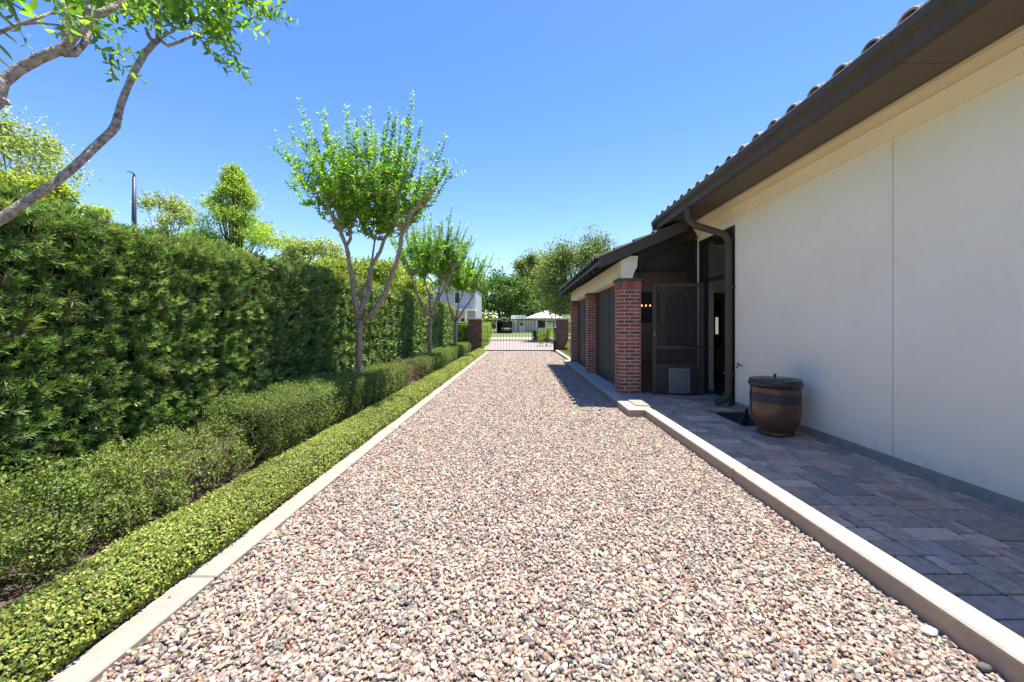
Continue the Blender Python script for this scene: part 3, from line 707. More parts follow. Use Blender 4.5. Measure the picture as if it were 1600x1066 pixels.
def leafy_block(name, label, cat, x0, x1, y0, y1, z1, dens, L, W, pal, wts, z0=0., group=None, lump=.03, core=True, thin=0., up=.3, var=.2, inner=.10):
    """a clipped or loose block of small leaves over a dark core"""
    cx, cy = (x0+x1)/2, (y0+y1)/2
    h = empty(name, (cx, cy, 0), label, cat, group)
    if core:
        b = MB(); n = max(2, int((y1-y0)/.25)); yy = np.linspace(y0+inner, y1-inner, n); rr = random.Random(int(y0*100))
        for y in yy:
            j = rr.uniform(-.02,.02)
            for (x, z) in ((x1-inner+j,z0+.02),(x1-inner+j,z1-inner-.02),(x1-inner*1.6,z1-inner),(x0+inner*1.6,z1-inner),(x0+inner,z1-inner-.02),(x0+inner,z0+.02)): b.v.append((x, y, z))
        for i in range(n-1):
            for k in range(6): j = (k+1) % 6; b.f.append((i*6+k,i*6+j,(i+1)*6+j,(i+1)*6+k))
        b.f.append(tuple(range(6))); b.f.append(tuple(range((n-1)*6+5,(n-1)*6-1,-1)))
        b.build('light_block', M['core'], h)  # added dark filler, stops light passing through the block
    P_=[];F_=[]
    def add(n, fn, face):
        if n > 0: p = fn(n); P_.append(p); F_.append(np.tile(face,(len(p),1)))
    w_, l_, hh = x1-x0, y1-y0, z1-z0
    add(int(w_*l_*dens), lambda n: np.c_[rng.uniform(x0,x1,n), rng.uniform(y0,y1,n), np.full(n,z1)], [0,0,1.])
    add(int(hh*l_*dens), lambda n: np.c_[np.full(n,x1), rng.uniform(y0,y1,n), z0+hh*rng.uniform(.02,1,n)], [1.,0,.25])
    add(int(hh*l_*dens*.35), lambda n: np.c_[np.full(n,x0), rng.uniform(y0,y1,n), z0+hh*rng.uniform(.1,1,n)], [-1.,0,.25])
    add(int(hh*w_*dens), lambda n: np.c_[rng.uniform(x0,x1,n), np.full(n,y0), z0+hh*rng.uniform(.02,1,n)], [0,-1.,.25])
    add(int(hh*w_*dens*.5), lambda n: np.c_[rng.uniform(x0,x1,n), np.full(n,y1), z0+hh*rng.uniform(.02,1,n)], [0,1.,.25])
    p = np.concatenate(P_); f = np.concatenate(F_)
    if core:      # a second layer of leaves under the first, so that the dark core stays hidden
        q = p.copy(); ff = f.copy(); kk = rng.random(len(q)) < .8; q, ff = q[kk], ff[kk]; q = q - ff*rng.uniform(.02,max(.05,inner*.85),(len(q),1)); p = np.concatenate([p,q]); f = np.concatenate([f,ff])
    # round the top corners
    ex = np.maximum(0, np.abs(p[:,0]-cx)-(w_/2-.06)); ez = np.maximum(0, p[:,2]-(z1-.06)); sh = np.hypot(ex,ez)-.06; sh = np.clip(sh,0,1)
    p[:,2] -= sh*.7; p[:,0] -= np.sign(p[:,0]-cx)*sh*.7
    lv = vnoise(p, 3.4, x0)*lump + vnoise(p, 9., y0)*lump*.6 + rng.normal(0, lump*.35+.006, len(p))
    if thin:
        k = vnoise(p, 7., 2.) > (-.9+thin*1.2); p, f, lv = p[k], f[k], lv[k]
    p = p + f*lv[:,None]; n = len(p)
    d = unit(f*.55 + rng.normal(0,.75,(n,3)) + np.array([0,0,up])); nr = unit(f*.8 + np.array([0,0,.9]) + rng.normal(0,.5,(n,3)))
    Ls = L*rng.uniform(.6,1.3,n)*(1+ .0*p[:,1])
    c = mixcol(n, pal, wts, var); big = 1 + .22*vnoise(p, 1.6, 7.)[:,None]; c = c*big
    leaves('foliage', p, d, nr, Ls, Ls*W/L, c, M['leaf_box'], h, simple=(L < .019 or y0 > 9), droop=.1)
    return h

def low_hedge():
    pal = [(.28,.33,.075),(.37,.40,.105),(.18,.26,.06),(.46,.45,.13),(.13,.20,.055),(.50,.40,.09)]; wts = [4,3,3,1.8,1.6,.35]
    h = empty('low_hedge', (-1.98, 9, 0), 'low trimmed yellow green border hedge following the left kerb of the drive', 'hedge')
    y0, y1 = -1., 20.3
    b = MB(); ys = np.arange(y0, y1, .25)
    for y in ys:
        for (x, z) in ((-1.84,0),(-1.82,.11),(-1.88,.15),(-2.10,.15),(-2.15,.10),(-2.14,0)): b.v.append((x+.01*math.sin(y*3), y, z))
    for i in range(len(ys)-1):
        for k in range(6): j = (k+1) % 6; b.f.append((i*6+k,i*6+j,(i+1)*6+j,(i+1)*6+k))
    b.f.append(tuple(range(6))); e = (len(ys)-1)*6; b.f.append(tuple(range(e+5,e-1,-1))); b.build('light_block', M['core'], h)  # solid dark body added under the leaves, keeps light from showing through
    Ps=[];Fs=[];Ls=[]
    prof = [(-1.80,.02),(-1.775,.10),(-1.80,.165),(-1.86,.195),(-1.97,.205),(-2.09,.20),(-2.155,.17),(-2.18,.10),(-2.17,.02)]
    seg = [math.dist(prof[i],prof[i+1]) for i in range(8)]; cum = np.concatenate([[0],np.cumsum(seg)]); tot = cum[-1]; pa = np.array(prof)
    for (a,c,dens,L) in ((-1,.7,2500,.026),(.7,3.2,16500,.0172),(3.2,7,10500,.0185),(7,12,4600,.026),(12,y1,2600,.034)):
        n = int((c-a)*tot*dens); s = rng.uniform(0,tot,n); y = rng.uniform(a,c,n)
        x = np.interp(s,cum,pa[:,0]); z = np.interp(s,cum,pa[:,1]); x2 = np.interp(s+.01,cum,pa[:,0]); z2 = np.interp(s+.01,cum,pa[:,1])
        nx_, nz_ = (z2-z), -(x2-x); f = unit(np.c_[nx_, np.zeros(n), nz_]+1e-9); f[:,2] = np.abs(f[:,2])
        Ps.append(np.c_[x,y,z]); Fs.append(f); Ls.append(np.full(n,L))
    p = np.concatenate(Ps); f = np.concatenate(Fs); L = np.concatenate(Ls); n = len(p)
    lv = vnoise(p,3.)*.016 + vnoise(p,11.,2.)*.010 + rng.normal(0,.009,n); p = p + f*lv[:,None]
    d = unit(f*.35 + rng.normal(0,.8,(n,3)) + np.array([0,0,.25])); nr = unit(f + np.array([.1,0,.8]) + rng.normal(0,.45,(n,3)))
    L = L*rng.uniform(.6,1.25,n); cl = mixcol(n, pal, wts, .2)*(1+.2*vnoise(p,1.9,4.)[:,None])
    leaves('foliage', p, d, nr, L, L*.62, cl, M['leaf_box'], h, droop=.1)

BOX = [(.175,.25,.055),(.24,.31,.075),(.12,.19,.045),(.31,.34,.09),(.30,.22,.12)]
def twigs(parent, x0, x1, y0, y1, z1, n, seed=1, name='dry_twigs', m='twig', L=(.15,.4)):
    rr = random.Random(seed); b = MB()
    for i in range(n):
        p = Vector((rr.uniform(x0,x1), rr.uniform(y0,y1), rr.uniform(.0,z1*.5))); d = Vector((rr.gauss(.25,.5), rr.gauss(0,.5), rr.uniform(.4,1.4))).normalized()
        l = rr.uniform(*L); q = p + d*l*.5 + Vector((rr.gauss(0,.02),)*3); e = q + (d+Vector((rr.gauss(0,.4),rr.gauss(0,.4),rr.gauss(0,.3))))*l*.45
        if e.z > z1: e.z = z1
        b.tube([p, q, e], [.0032,.0022,.001], 4, False)
        for k in range(2):
            e2 = q + (d+Vector((rr.gauss(0,.7),rr.gauss(0,.7),rr.gauss(0,.5))))*l*.35; b.tube([q, e2], [.0018,.0008], 3, False)
    return b.build(name, M[m], parent)

def loose_shrub(label, clumps, pal, wts, group, seed, ntw, dens):
    """several uneven rounded clumps of small leaves on their own stems"""
    rr = random.Random(seed); cx = sum(c[0] for c in clumps)/len(clumps); cy = sum(c[1] for c in clumps)/len(clumps)
    h = empty('loose_shrub', (cx, cy, 0), label, 'shrub', group); b = MB(); P_=[];F_=[]
    clumps = [(x-.04, y, z*.86, r_*.93) for (x, y, z, r_) in clumps]
    for (x, y, z, r_) in clumps:
        for k in range(16):
            e = Vector((x+rr.gauss(0,r_*.55), y+rr.gauss(0,r_*.55), z+rr.uniform(0,r_*.8))); o = Vector((x+rr.gauss(0,.05), y+rr.gauss(0,.05), 0))
            m_ = o.lerp(e,.5)+Vector((rr.gauss(0,.03),rr.gauss(0,.03),0)); b.tube([o,m_,e], [.006,.004,.0015], 5, False)
        n = dens; f = unit(rng.normal(size=(n,3))*[1,1,.8]+[0,0,.12]); rad = r_*(1+.22*vnoise(f*3+x*9,1.3)+.1*vnoise(f*9,1.,y)+rng.normal(0,.07,n))*rng.uniform(.62,1.08,n)**.6
        P_.append(np.array([x,y,z])+f*rad[:,None]*[1,1,.9]); F_.append(f)
    p = np.concatenate(P_); f = np.concatenate(F_); k = (p[:,2] > .02) & (p[:,0] < -2.24); p, f = p[k], f[k]; n = len(p)
    b.build('stems', M['bark_dark'], h)
    d = unit(f*.55+rng.normal(0,.7,(n,3))+[0,0,.45]); nr = unit(f*.8+[0,0,.9]+rng.normal(0,.5,(n,3))); Ls = .021*rng.uniform(.6,1.3,n)
    leaves('foliage', p, d, nr, Ls, Ls*.55, mixcol(n,pal,wts,.22), M['leaf_box'], h)
    x0, x1 = min(c[0] for c in clumps)-.1, max(c[0] for c in clumps)+.16; y0, y1 = min(c[1] for c in clumps)-.1, max(c[1] for c in clumps)+.3
    twigs(h, x0+.3, x1, y0+.2, y1, .48, ntw, seed)
    return h
def box_hedges():
    g = 'clipped box shrubs in the planting bed'
    w4 = [4,3,2.5,1,.25]
    leafy_block('box_shrub', 'longest clipped box hedge block, in front of the nearest whole tree', 'shrub', -2.98, -2.38, 3.75, 6.35, .60, 6800, .0175, .011, BOX, w4, group=g, lump=.055)
    leafy_block('box_shrub', 'clipped box block just behind the nearest whole tree, before the brown shrub', 'shrub', -2.98, -2.40, 6.55, 8.5, .53, 4600, .020, .0125, BOX, w4, group=g, lump=.05)
    h = leafy_block('dead_shrub', 'half dead brown shrub between two clipped green box blocks', 'shrub', -2.92, -2.5, 8.7, 9.7, .52, 1300, .022, .014, [(.30,.21,.13),(.24,.17,.10),(.16,.18,.06)], [3,2,1], lump=.05, core=False, thin=.4)
    twigs(h, -2.9, -2.5, 8.75, 9.7, .52, 170, 3)
    for i, (a, c, z, lb) in enumerate(((9.9,11.9,.50,'clipped box block right behind the brown half dead shrub'),(12.2,14.9,.54,'clipped box block below the third tree of the row'),(15.2,18.9,.56,'farthest clipped box block, next to the left brick gate pillar'))):
        leafy_block('box_shrub', lb, 'shrub', -2.98, -2.40, a, c, z, 2600, .026, .018, BOX, w4, group=g, lump=.05)
    # loose shrubs nearest the camera
    g2 = 'loose untrimmed shrubs at the foot of the tall hedge'
    loose_shrub('loose leggy shrub with bare twigs beside the longest box block', [(-2.75,3.35,.30,.22),(-2.55,3.15,.24,.19),(-2.95,3.0,.34,.24),(-2.62,2.85,.27,.2),(-2.8,2.7,.38,.2),(-3.05,3.4,.36,.2),(-2.72,3.62,.36,.2),(-2.5,3.45,.24,.17)], BOX, [3,3,2,2,.8], g2, 61, 60, 1500)
    loose_shrub('broad loose green shrub in the middle of the near planting bed', [(-2.7,2.3,.33,.24),(-2.95,2.45,.36,.25),(-2.52,2.12,.2,.17),(-2.9,2.05,.36,.24),(-2.62,1.85,.27,.2),(-3.1,2.2,.34,.22),(-2.5,2.5,.18,.16),(-2.7,2.6,.3,.2),(-2.45,2.75,.17,.14)], BOX, [4,2,3,1,.3], g2, 62, 26, 1700)
    loose_shrub('loose dark green shrub cut by the left edge of the photo', [(-2.75,1.45,.28,.22),(-2.95,1.2,.32,.24),(-2.6,1.15,.2,.18),(-2.8,.85,.28,.22),(-3.1,1.6,.33,.22),(-2.55,.75,.16,.15),(-2.65,1.62,.26,.18)], [(.13,.20,.035),(.18,.26,.045),(.10,.165,.03)], [1,1,1], g2, 63, 16, 1500)
    # dry litter and sprouts in the bed
    n = 2600; p = np.c_[rng.uniform(-2.75,-2.18,n), rng.uniform(.6,9,n), rng.uniform(.012,.03,n)]
    o = leaves('fallen_leaves', p, rdir(n)*[1,1,.3], np.tile([0,0,1.],(n,1))+rng.normal(0,.4,(n,3)), rng.uniform(.02,.045,n), .014, mixcol(n,[(.30,.20,.12),(.22,.14,.08),(.38,.28,.18),(.12,.09,.05)]), M['leaf'])
    tag(o, 'dry brown fallen leaves lying on the soil between the low hedge and the box shrubs', 'fallen leaves', kind='stuff')

# ------------------------------------------------------------ trees
MYR = [(.17,.31,.05),(.24,.40,.06),(.125,.245,.045),(.34,.46,.08),(.10,.19,.04),(.42,.34,.11)]
def jitter(pts, a, rr):
    """extra bent points along a polyline so limbs are not straight"""
    out = []
    for i in range(len(pts)-1):
        p, q = Vector(pts[i]), Vector(pts[i+1]); out.append(p)
        if (q-p).length > .12: out.append(p.lerp(q,.5) + Vector((rr.gauss(0,a),rr.gauss(0,a),rr.gauss(0,a*.5))))
    out.append(Vector(pts[-1])); return out

def shoot_leaves(path, sp, L, rr, store, taper=True, start=0.):
    """opposite leaves down a shoot"""
    tot = sum((path[i+1]-path[i]).length for i in range(len(path)-1)); t = start; k = rr.uniform(0,6)
    segs = []; acc = 0
    for i in range(len(path)-1):
        l = (path[i+1]-path[i]).length; segs.append((acc, l, path[i], path[i+1])); acc += l
    while t < tot:
        for (a, l, p, q) in segs:
            if t <= a+l: break
        x = p.lerp(q, (t-a)/max(l,1e-6)); ax = (q-p).normalized(); o = ax.orthogonal().normalized(); s = ax.cross(o)
        k += math.pi/2 + rr.gauss(0,.25); f = t/tot; sz = L*(1.05 - .38*max(0,f-.6)/.4 if taper else 1)*rr.uniform(.75,1.15)
        for sg in (1, -1):
            r = (o*math.cos(k) + s*math.sin(k))*sg
            d = (r*.85 + ax*.65 + Vector((rr.gauss(0,.15),rr.gauss(0,.15),rr.gauss(0,.15)))).normalized()
            nn = (ax*.8 - r*.5 + Vector((0,0,.5)) + Vector((rr.gauss(0,.2),)*3))
            store.append((*x, *d, *nn, sz, f))
        t += sp*rr.uniform(.8,1.2)

def myrtle(name, label, base, limbs, trunk_r, fork_z, crown, seed, nshoot=105, L=.070, group='crape trees in a row along the bed', bark='bark', ntwig=150, shadow_extra=None, spread=(.75,.7), rmax=3.0):
    """limbs: list of (points, start radius); crown: centre the shoots radiate from"""
    rr = random.Random(seed); T = empty(name, base, label, 'tree', group)
    bx, by, bz = base; b = MB()
    n = 14; pts = []; rad = []
    for i in range(n+1):
        t = i/n; pts.append((bx + .012*math.sin(t*5+seed), by + .012*math.cos(t*4), fork_z*t)); rad.append(trunk_r*(1.35-.35*min(1,t*6)) * (1 + .05*math.sin(t*11)) * (1 if t < .9 else 1+.55*(t-.9)*10*.5))
    b.tube(pts, rad, 14); b.build('trunk', M[bark], T, smooth=True)
    tips = []; b = MB()
    for (pl, r0) in limbs:
        pj = jitter(pl, .018, rr); m_ = len(pj); rads = [max(.006, r0*(1-.62*i/(m_-1))*(1+rr.uniform(-.10,.14))) for i in range(m_)]
        b.tube(pj, rads, 10)
        for i, q in enumerate(pj):
            if i > m_*.45: tips.append((q, rads[i]))
            if rr.random() < .35 and i > 1:     # old pruning knobs
                dd = Vector((rr.gauss(0,1),rr.gauss(0,1),rr.gauss(0,1))).normalized(); b.tube([q, q+dd*rads[i]*1.7], [rads[i]*.6, rads[i]*.35], 6)
    C = Vector(crown); st = []; sb = MB()
    for i in range(nshoot):
        az = rr.uniform(0, 2*math.pi); ze = .90*rr.random()**.6
        dr = Vector((math.sin(ze)*math.cos(az)*spread[0]/.7, math.sin(ze)*math.sin(az)*spread[1]/.7, math.cos(ze))).normalized()
        r0 = rr.uniform(.50, 1.4); q, qr = min(tips, key=lambda tp: (tp[0]-(C+dr*r0)).length + rr.uniform(0,.35))
        s0 = C + dr*r0 + Vector((rr.gauss(0,.10),rr.gauss(0,.10),0))
        ln = min(rr.uniform(.75,1.35), rmax*(1-.22*ze)*rr.uniform(.84,1.06) - r0); ln = max(ln, .35)
        mid = q.lerp(s0, .5) + Vector((rr.gauss(0,.05),rr.gauss(0,.05),rr.gauss(0,.03)-.05))
        b.tube([q, mid, s0], [min(qr*.7,.016), .009, .006], 6, False)
        up = (dr*.75 + Vector((0,0,.42))).normalized(); s1 = s0 + up*ln*.5 + Vector((rr.gauss(0,.03),rr.gauss(0,.03),0)); s2 = s1 + (up+Vector((rr.gauss(0,.1),rr.gauss(0,.1),.22))).normalized()*ln*.5
        sb.tube([s0, s1, s2], [.005,.0035,.0015], 4, False)
        shoot_leaves([mid, s0, s1, s2], .034, L, rr, st, start=.05)
        for k in range(int(ntwig/nshoot*2)):
            a = rr.uniform(.1,.65); o = (s0.lerp(s1,a*2) if a < .5 else s1.lerp(s2,a*2-1)) if rr.random() < .6 else mid.lerp(s0, rr.random())
            td = (up*.5 + Vector((rr.gauss(0,1),rr.gauss(0,1),rr.gauss(.1,.5)))).normalized(); e = o + td*rr.uniform(.18,.38)
            sb.tube([o, e], [.003,.001], 3, False); shoot_leaves([o, e], .032, L*.95, rr, st, start=.04)
    b.build('limb', M[bark], T, smooth=True); sb.build('twigs', M['twig'] if False else M[bark], T)
    a = np.array(st); n = len(a); c = mixcol(n, MYR, [4,4,2.5,1.6,1,.12], .17)
    tipf = (a[:,10] > .8)[:,None]*(rng.random((n,1)) < .45); c = np.where(tipf, c*np.array([1.6,1.25,.9]), c)
    leaves('crown', a[:,:3], a[:,3:6], a[:,6:9], a[:,9], a[:,9]*.56, c, M['leaf'], T, fold=.2, droop=.14, simple=False)
    return T

def Q(pts, d0):   # picture points with a depth offset each -> world points
    return [P(x, y, d0+o) for (x, y, o) in pts]
def myrtles():
    # first whole tree
    d = 6.7; bx = P(562,590,d).x
    limbs = [(Q([(558,502,0),(554,470,-.05),(552,440,-.08),(545,405,-.12),(541,385,-.15),(530,355,-.2),(515,330,-.25),(498,298,-.3)],d),.050),
             (Q([(541,385,-.15),(546,360,-.1),(558,335,-.02),(568,318,.05),(567,285,.1)],d),.028),
             (Q([(530,355,-.2),(527,330,-.25),(524,290,-.35)],d),.024),
             (Q([(560,498,0),(572,465,.1),(578,430,.15),(582,412,.2),(600,375,.3),(614,350,.35),(619,320,.4),(612,285,.4)],d),.045),
             (Q([(614,350,.35),(628,330,.5),(640,300,.6)],d),.024),
             (Q([(566,502,0),(582,492,-.05),(600,462,-.1),(618,415,-.15),(628,365,-.2),(640,338,-.25),(660,312,-.3),(682,292,-.35)],d),.047),
             (Q([(628,365,-.2),(622,330,-.4),(618,295,-.55)],d),.024),
             (Q([(562,500,0),(566,455,.25),(580,420,.55),(585,380,.8),(590,340,1.0)],d),.034)]
    myrtle('crape_tree', 'nearest whole slender tree with forked trunk rising from the box hedge', (bx,d,0), limbs, .052, 1.46, tuple(P(580,392,d+.1)), 21, nshoot=138, ntwig=140, L=.080, rmax=2.86)
    d = 12.0; bx = P(672,560,d).x
    limbs = [(Q([(672,494,0),(662,480,-.1),(650,455,-.2),(640,425,-.35),(632,400,-.5)],d),.05),
             (Q([(672,494,0),(671,465,.2),(664,440,.3),(655,410,.4),(652,385,.5)],d),.045),
             (Q([(674,494,0),(680,475,0),(692,455,-.1),(705,430,-.2),(716,405,-.3)],d),.05),
             (Q([(680,475,0),(690,440,.4),(700,405,.6)],d),.035)]
    myrtle('crape_tree', 'second slender forked tree of the row, partly hidden by the first', (bx,d,0), limbs, .065, 1.62, tuple(P(675,452,d)), 33, nshoot=105, ntwig=120, rmax=3.0, L=.085)
    d = 16.6; bx = P(712,560,d).x
    limbs = [(Q([(711,502,0),(703,480,-.1),(697,458,-.2),(690,435,-.3)],d),.05),
             (Q([(712,502,0),(716,480,.2),(722,462,.3),(727,440,.4)],d),.045),
             (Q([(713,502,0),(724,485,0),(738,465,-.1),(748,448,-.2)],d),.05)]
    myrtle('crape_tree', 'farthest slender forked tree of the row, beside the left gate pillar', (bx,d,0), limbs, .07, 1.6, tuple(P(718,468,d)), 47, nshoot=90, ntwig=100, rmax=3.3, L=.10)

def near_tree():
    rr = random.Random(5)
    T = empty('crape_tree', (-2.9,1.5,0), 'nearest tree, only its mottled limbs reaching in at the top left', 'tree', 'crape trees in a row along the bed')
    b = MB(); b.tube([(-2.9,1.5,0),(-2.9,1.5,.7),(-2.88,1.5,1.4)], [.085,.07,.075], 14); b.build('trunk', M['bark_near'], T, smooth=True)
    def W(pts): return [P(*p) for p in pts]
    L1 = [Vector((-2.88,1.5,1.40)), Vector((-2.6,1.5,1.5))] + W([(-90,400,1.58),(-30,362,1.62),(0,343,1.65),(40,316,1.7),(80,290,1.76),(115,262,1.82),(150,228,1.88),(174,206,1.92),(181,196,1.94),(184,182,1.95),(190,160,1.97),(200,135,2.0),(212,108,2.04),(226,84,2.07),(240,68,2.1),(248,62,2.12)])
    r1 = [.05,.042,.034,.031,.030,.029,.028,.027,.026,.027,.029,.026,.024,.0235,.0235,.022,.024,.020]
    b = MB(); b.tube(L1, [r*.62*rr.uniform(.94,1.07) for r in r1], 14)
    L2 = [Vector((-2.88,1.5,1.4)), Vector((-2.7,1.45,1.75))] + W([(-120,260,1.42),(-50,200,1.42),(-6,160,1.45),(4,128,1.47),(30,108,1.5),(60,92,1.52),(88,80,1.55),(104,74,1.57),(112,60,1.58),(135,38,1.6),(150,22,1.62),(175,14,1.65),(192,0,1.7),(215,-30,1.75)])
    b.tube(L2, [.04,.036,.026,.022,.020,.019,.0175,.017,.0175,.0175,.016,.0145,.013,.012,.011,.008], 14)
    fk = W([(98,84,1.555),(116,85,1.59),(130,70,1.62),(142,46,1.63)]); b.tube(fk, [.012,.0115,.011,.010], 10)
    for pl, r in ((W([(104,70,1.57),(104,40,1.6),(103,0,1.65),(108,-60,1.7)]), .014),(W([(140,32,1.6),(138,8,1.62),(134,-30,1.66)]), .012),
                  (W([(-20,60,1.4),(10,46,1.42),(28,38,1.44),(55,30,1.47),(80,20,1.5)]), .007),(W([(28,38,1.44),(60,36,1.46),(95,40,1.5)]), .005),
                  (W([(248,62,2.12),(247,40,2.15),(242,15,2.2),(246,-40,2.3)]), .013),(W([(240,66,2.1),(232,56,2.1),(228,44,2.1)]), .011),
                  (W([(250,62,2.12),(262,72,2.13),(280,66,2.15),(296,58,2.18),(320,50,2.22)]), .009),(W([(0,150,1.45),(-4,158,1.46),(12,160,1.5)]), .016)):
        b.tube(jitter(pl, .004, rr), [r*(1-.35*i/ (len(jitter(pl,0,rr))-1)) for i in range(len(jitter(pl,.0,rr)))], 8)
    for pl, R_ in ((L1[4:], .017), (L2[4:12], .021)):
        for i in range(26):
            k = rr.randrange(len(pl)-1); q = pl[k].lerp(pl[k+1], rr.random()); dd = Vector((rr.gauss(0,1),rr.gauss(0,.6)-.4,rr.gauss(.2,1))).normalized()
            b.tube([q, q+dd*R_*rr.uniform(.95,1.35)], [R_*.45, R_*.16], 6)
    b.build('limb', M['bark_near'], T, smooth=True)
    st = []; sb = MB()
    def sh(pts, r=.003, sub=0, L=.058):
        p = jitter(W(pts), .006, rr); sb.tube(p, [r*(1-.6*i/(len(p)-1)) for i in range(len(p))], 5, False); shoot_leaves(p, .030, L, rr, st, start=.02)
        for k in range(sub):
            i = rr.randrange(1, len(p)); o = p[i]; dv = (p[i]-p[i-1]).normalized(); e = o + (dv*.6 + Vector((rr.gauss(0,.7),rr.gauss(0,.7),rr.gauss(0,.6)))).normalized()*rr.uniform(.08,.2)
            sb.tube([o, e], [.002,.001], 4, False); shoot_leaves([o, e], .028, L*.9, rr, st, start=.02)
    # long shoots to the right
    sh([(296,58,2.18),(330,48,2.25),(370,42,2.35),(410,22,2.45),(436,8,2.5),(452,-4,2.55)], .005, 3)
    sh([(320,50,2.2),(345,58,2.25),(360,72,2.3),(368,90,2.35)], .003, 3)
    sh([(300,58,2.2),(325,68,2.2),(330,84,2.2)], .003, 3)
    sh([(247,45,2.15),(290,25,2.2),(335,18,2.3),(385,4,2.4),(395,-20,2.45)], .005, 7)
    sh([(246,30,2.15),(275,8,2.1),(310,-10,2.1),(350,-25,2.2)], .004, 9)
    sh([(250,62,2.12),(275,45,2.1),(305,32,2.1),(340,28,2.15),(360,30,2.2)], .004, 8)
    sh([(300,32,2.1),(330,10,2.1),(345,-10,2.1)], .004, 6)
    sh([(245,40,2.15),(225,20,2.1),(205,15,2.1),(180,-10,2.1)], .004, 4)
    sh([(243,25,2.2),(262,0,2.2),(280,-25,2.2)], .004, 8)
    sh([(235,10,2.2),(218,2,2.1),(205,-15,2.1)], .004, 4)
    sh([(200,2,1.95),(203,22,1.95),(200,40,1.95),(190,50,1.95)], .002, 1, .05)
    # clusters at the left
    sh([(100,5,1.7),(118,18,1.68),(128,34,1.66),(120,50,1.66)], .003, 4, .05)
    sh([(140,60,1.7),(150,72,1.72),(165,80,1.75),(172,84,1.75)], .003, 4, .045)
    for i in range(24):
        x = rr.uniform(-20,215); y = rr.uniform(-40,-2); dd = rr.uniform(1.6,2.1)
        sh([(x,y-20,dd),(x+rr.uniform(-20,20),y,dd),(x+rr.uniform(-35,35),y+rr.uniform(10,30),dd)], .003, 2, .05)
    sh([(60,30,1.47),(45,12,1.5),(30,-10,1.5)], .003, 3, .045); sh([(80,20,1.5),(100,22,1.5),(110,5,1.55)], .003, 4, .045)
    for i in range(22):
        x = rr.uniform(225,385); y = rr.uniform(-50,-5); dd = rr.uniform(2.0,2.5)
        sh([(x,y-20,dd),(x+rr.uniform(-20,20),y,dd),(x+rr.uniform(-30,35),y+rr.uniform(5,35),dd)], .003, 2, .055)
    # crown above and out of the frame, for its shade
    for i in range(55):
        p = Vector((rr.uniform(-3.6,-1.9), rr.uniform(.6,2.9), rr.uniform(3.3,4.5))); e = p + Vector((rr.gauss(0,.3),rr.gauss(0,.3),rr.uniform(.3,.7)))
        sb.tube([p, e], [.006,.002], 4, False); shoot_leaves([p, e], .035, .065, rr, st)
    sb.build('twigs', M['bark_near'], T)
    a = np.array(st); n = len(a); c = mixcol(n, MYR, [4,4,2.5,1.6,.6,.05], .17)
    leaves('crown', a[:,:3], a[:,3:6], a[:,6:9], a[:,9], a[:,9]*.48, c, M['leaf'], T, fold=.2, droop=.14)
    # strap leaves of another plant at the very edge
    pl = empty('strap_leaf_plant', (-2.35,1.35,0), 'plant whose long narrow strap leaves poke in at the upper left corner', 'plant')
    ps=[];ds=[]
    for (x0_, y0_, x1_, y1_) in ((-10,-30,32,32),(-12,14,33,50),(-8,42,31,69),(-12,62,23,95),(-14,84,19,108),(-40,30,-5,60),(-40,0,-2,24)):
        a_ = P(x0_,y0_,1.25); e_ = P(x1_,y1_,1.28); ps.append(a_); ds.append(e_-a_)
    for (x0_, y0_, x1_, y1_, dd) in ((20,345,50,318,2.5),(0,350,60,335,2.5),(10,352,55,326,2.5)):
        pass
    D_ = np.array([tuple(v) for v in ds]); 
    leaves('leaf_blades', np.array([tuple(v) for v in ps]), D_, np.tile([.3,-.5,.9],(len(ps),1)), np.linalg.norm(D_,axis=1), .018, mixcol(len(ps),[(.09,.15,.05)],None,.1), M['leaf'], pl, fold=.3, droop=.08)
    sb = MB().tube([(-2.35,1.35,0),(-2.3,1.32,1.2),tuple(P(-40,60,1.25)),tuple(P(-40,-10,1.25))], [.012,.01,.007,.004], 8)
    sb.build('stem', M['bark_near'], pl)

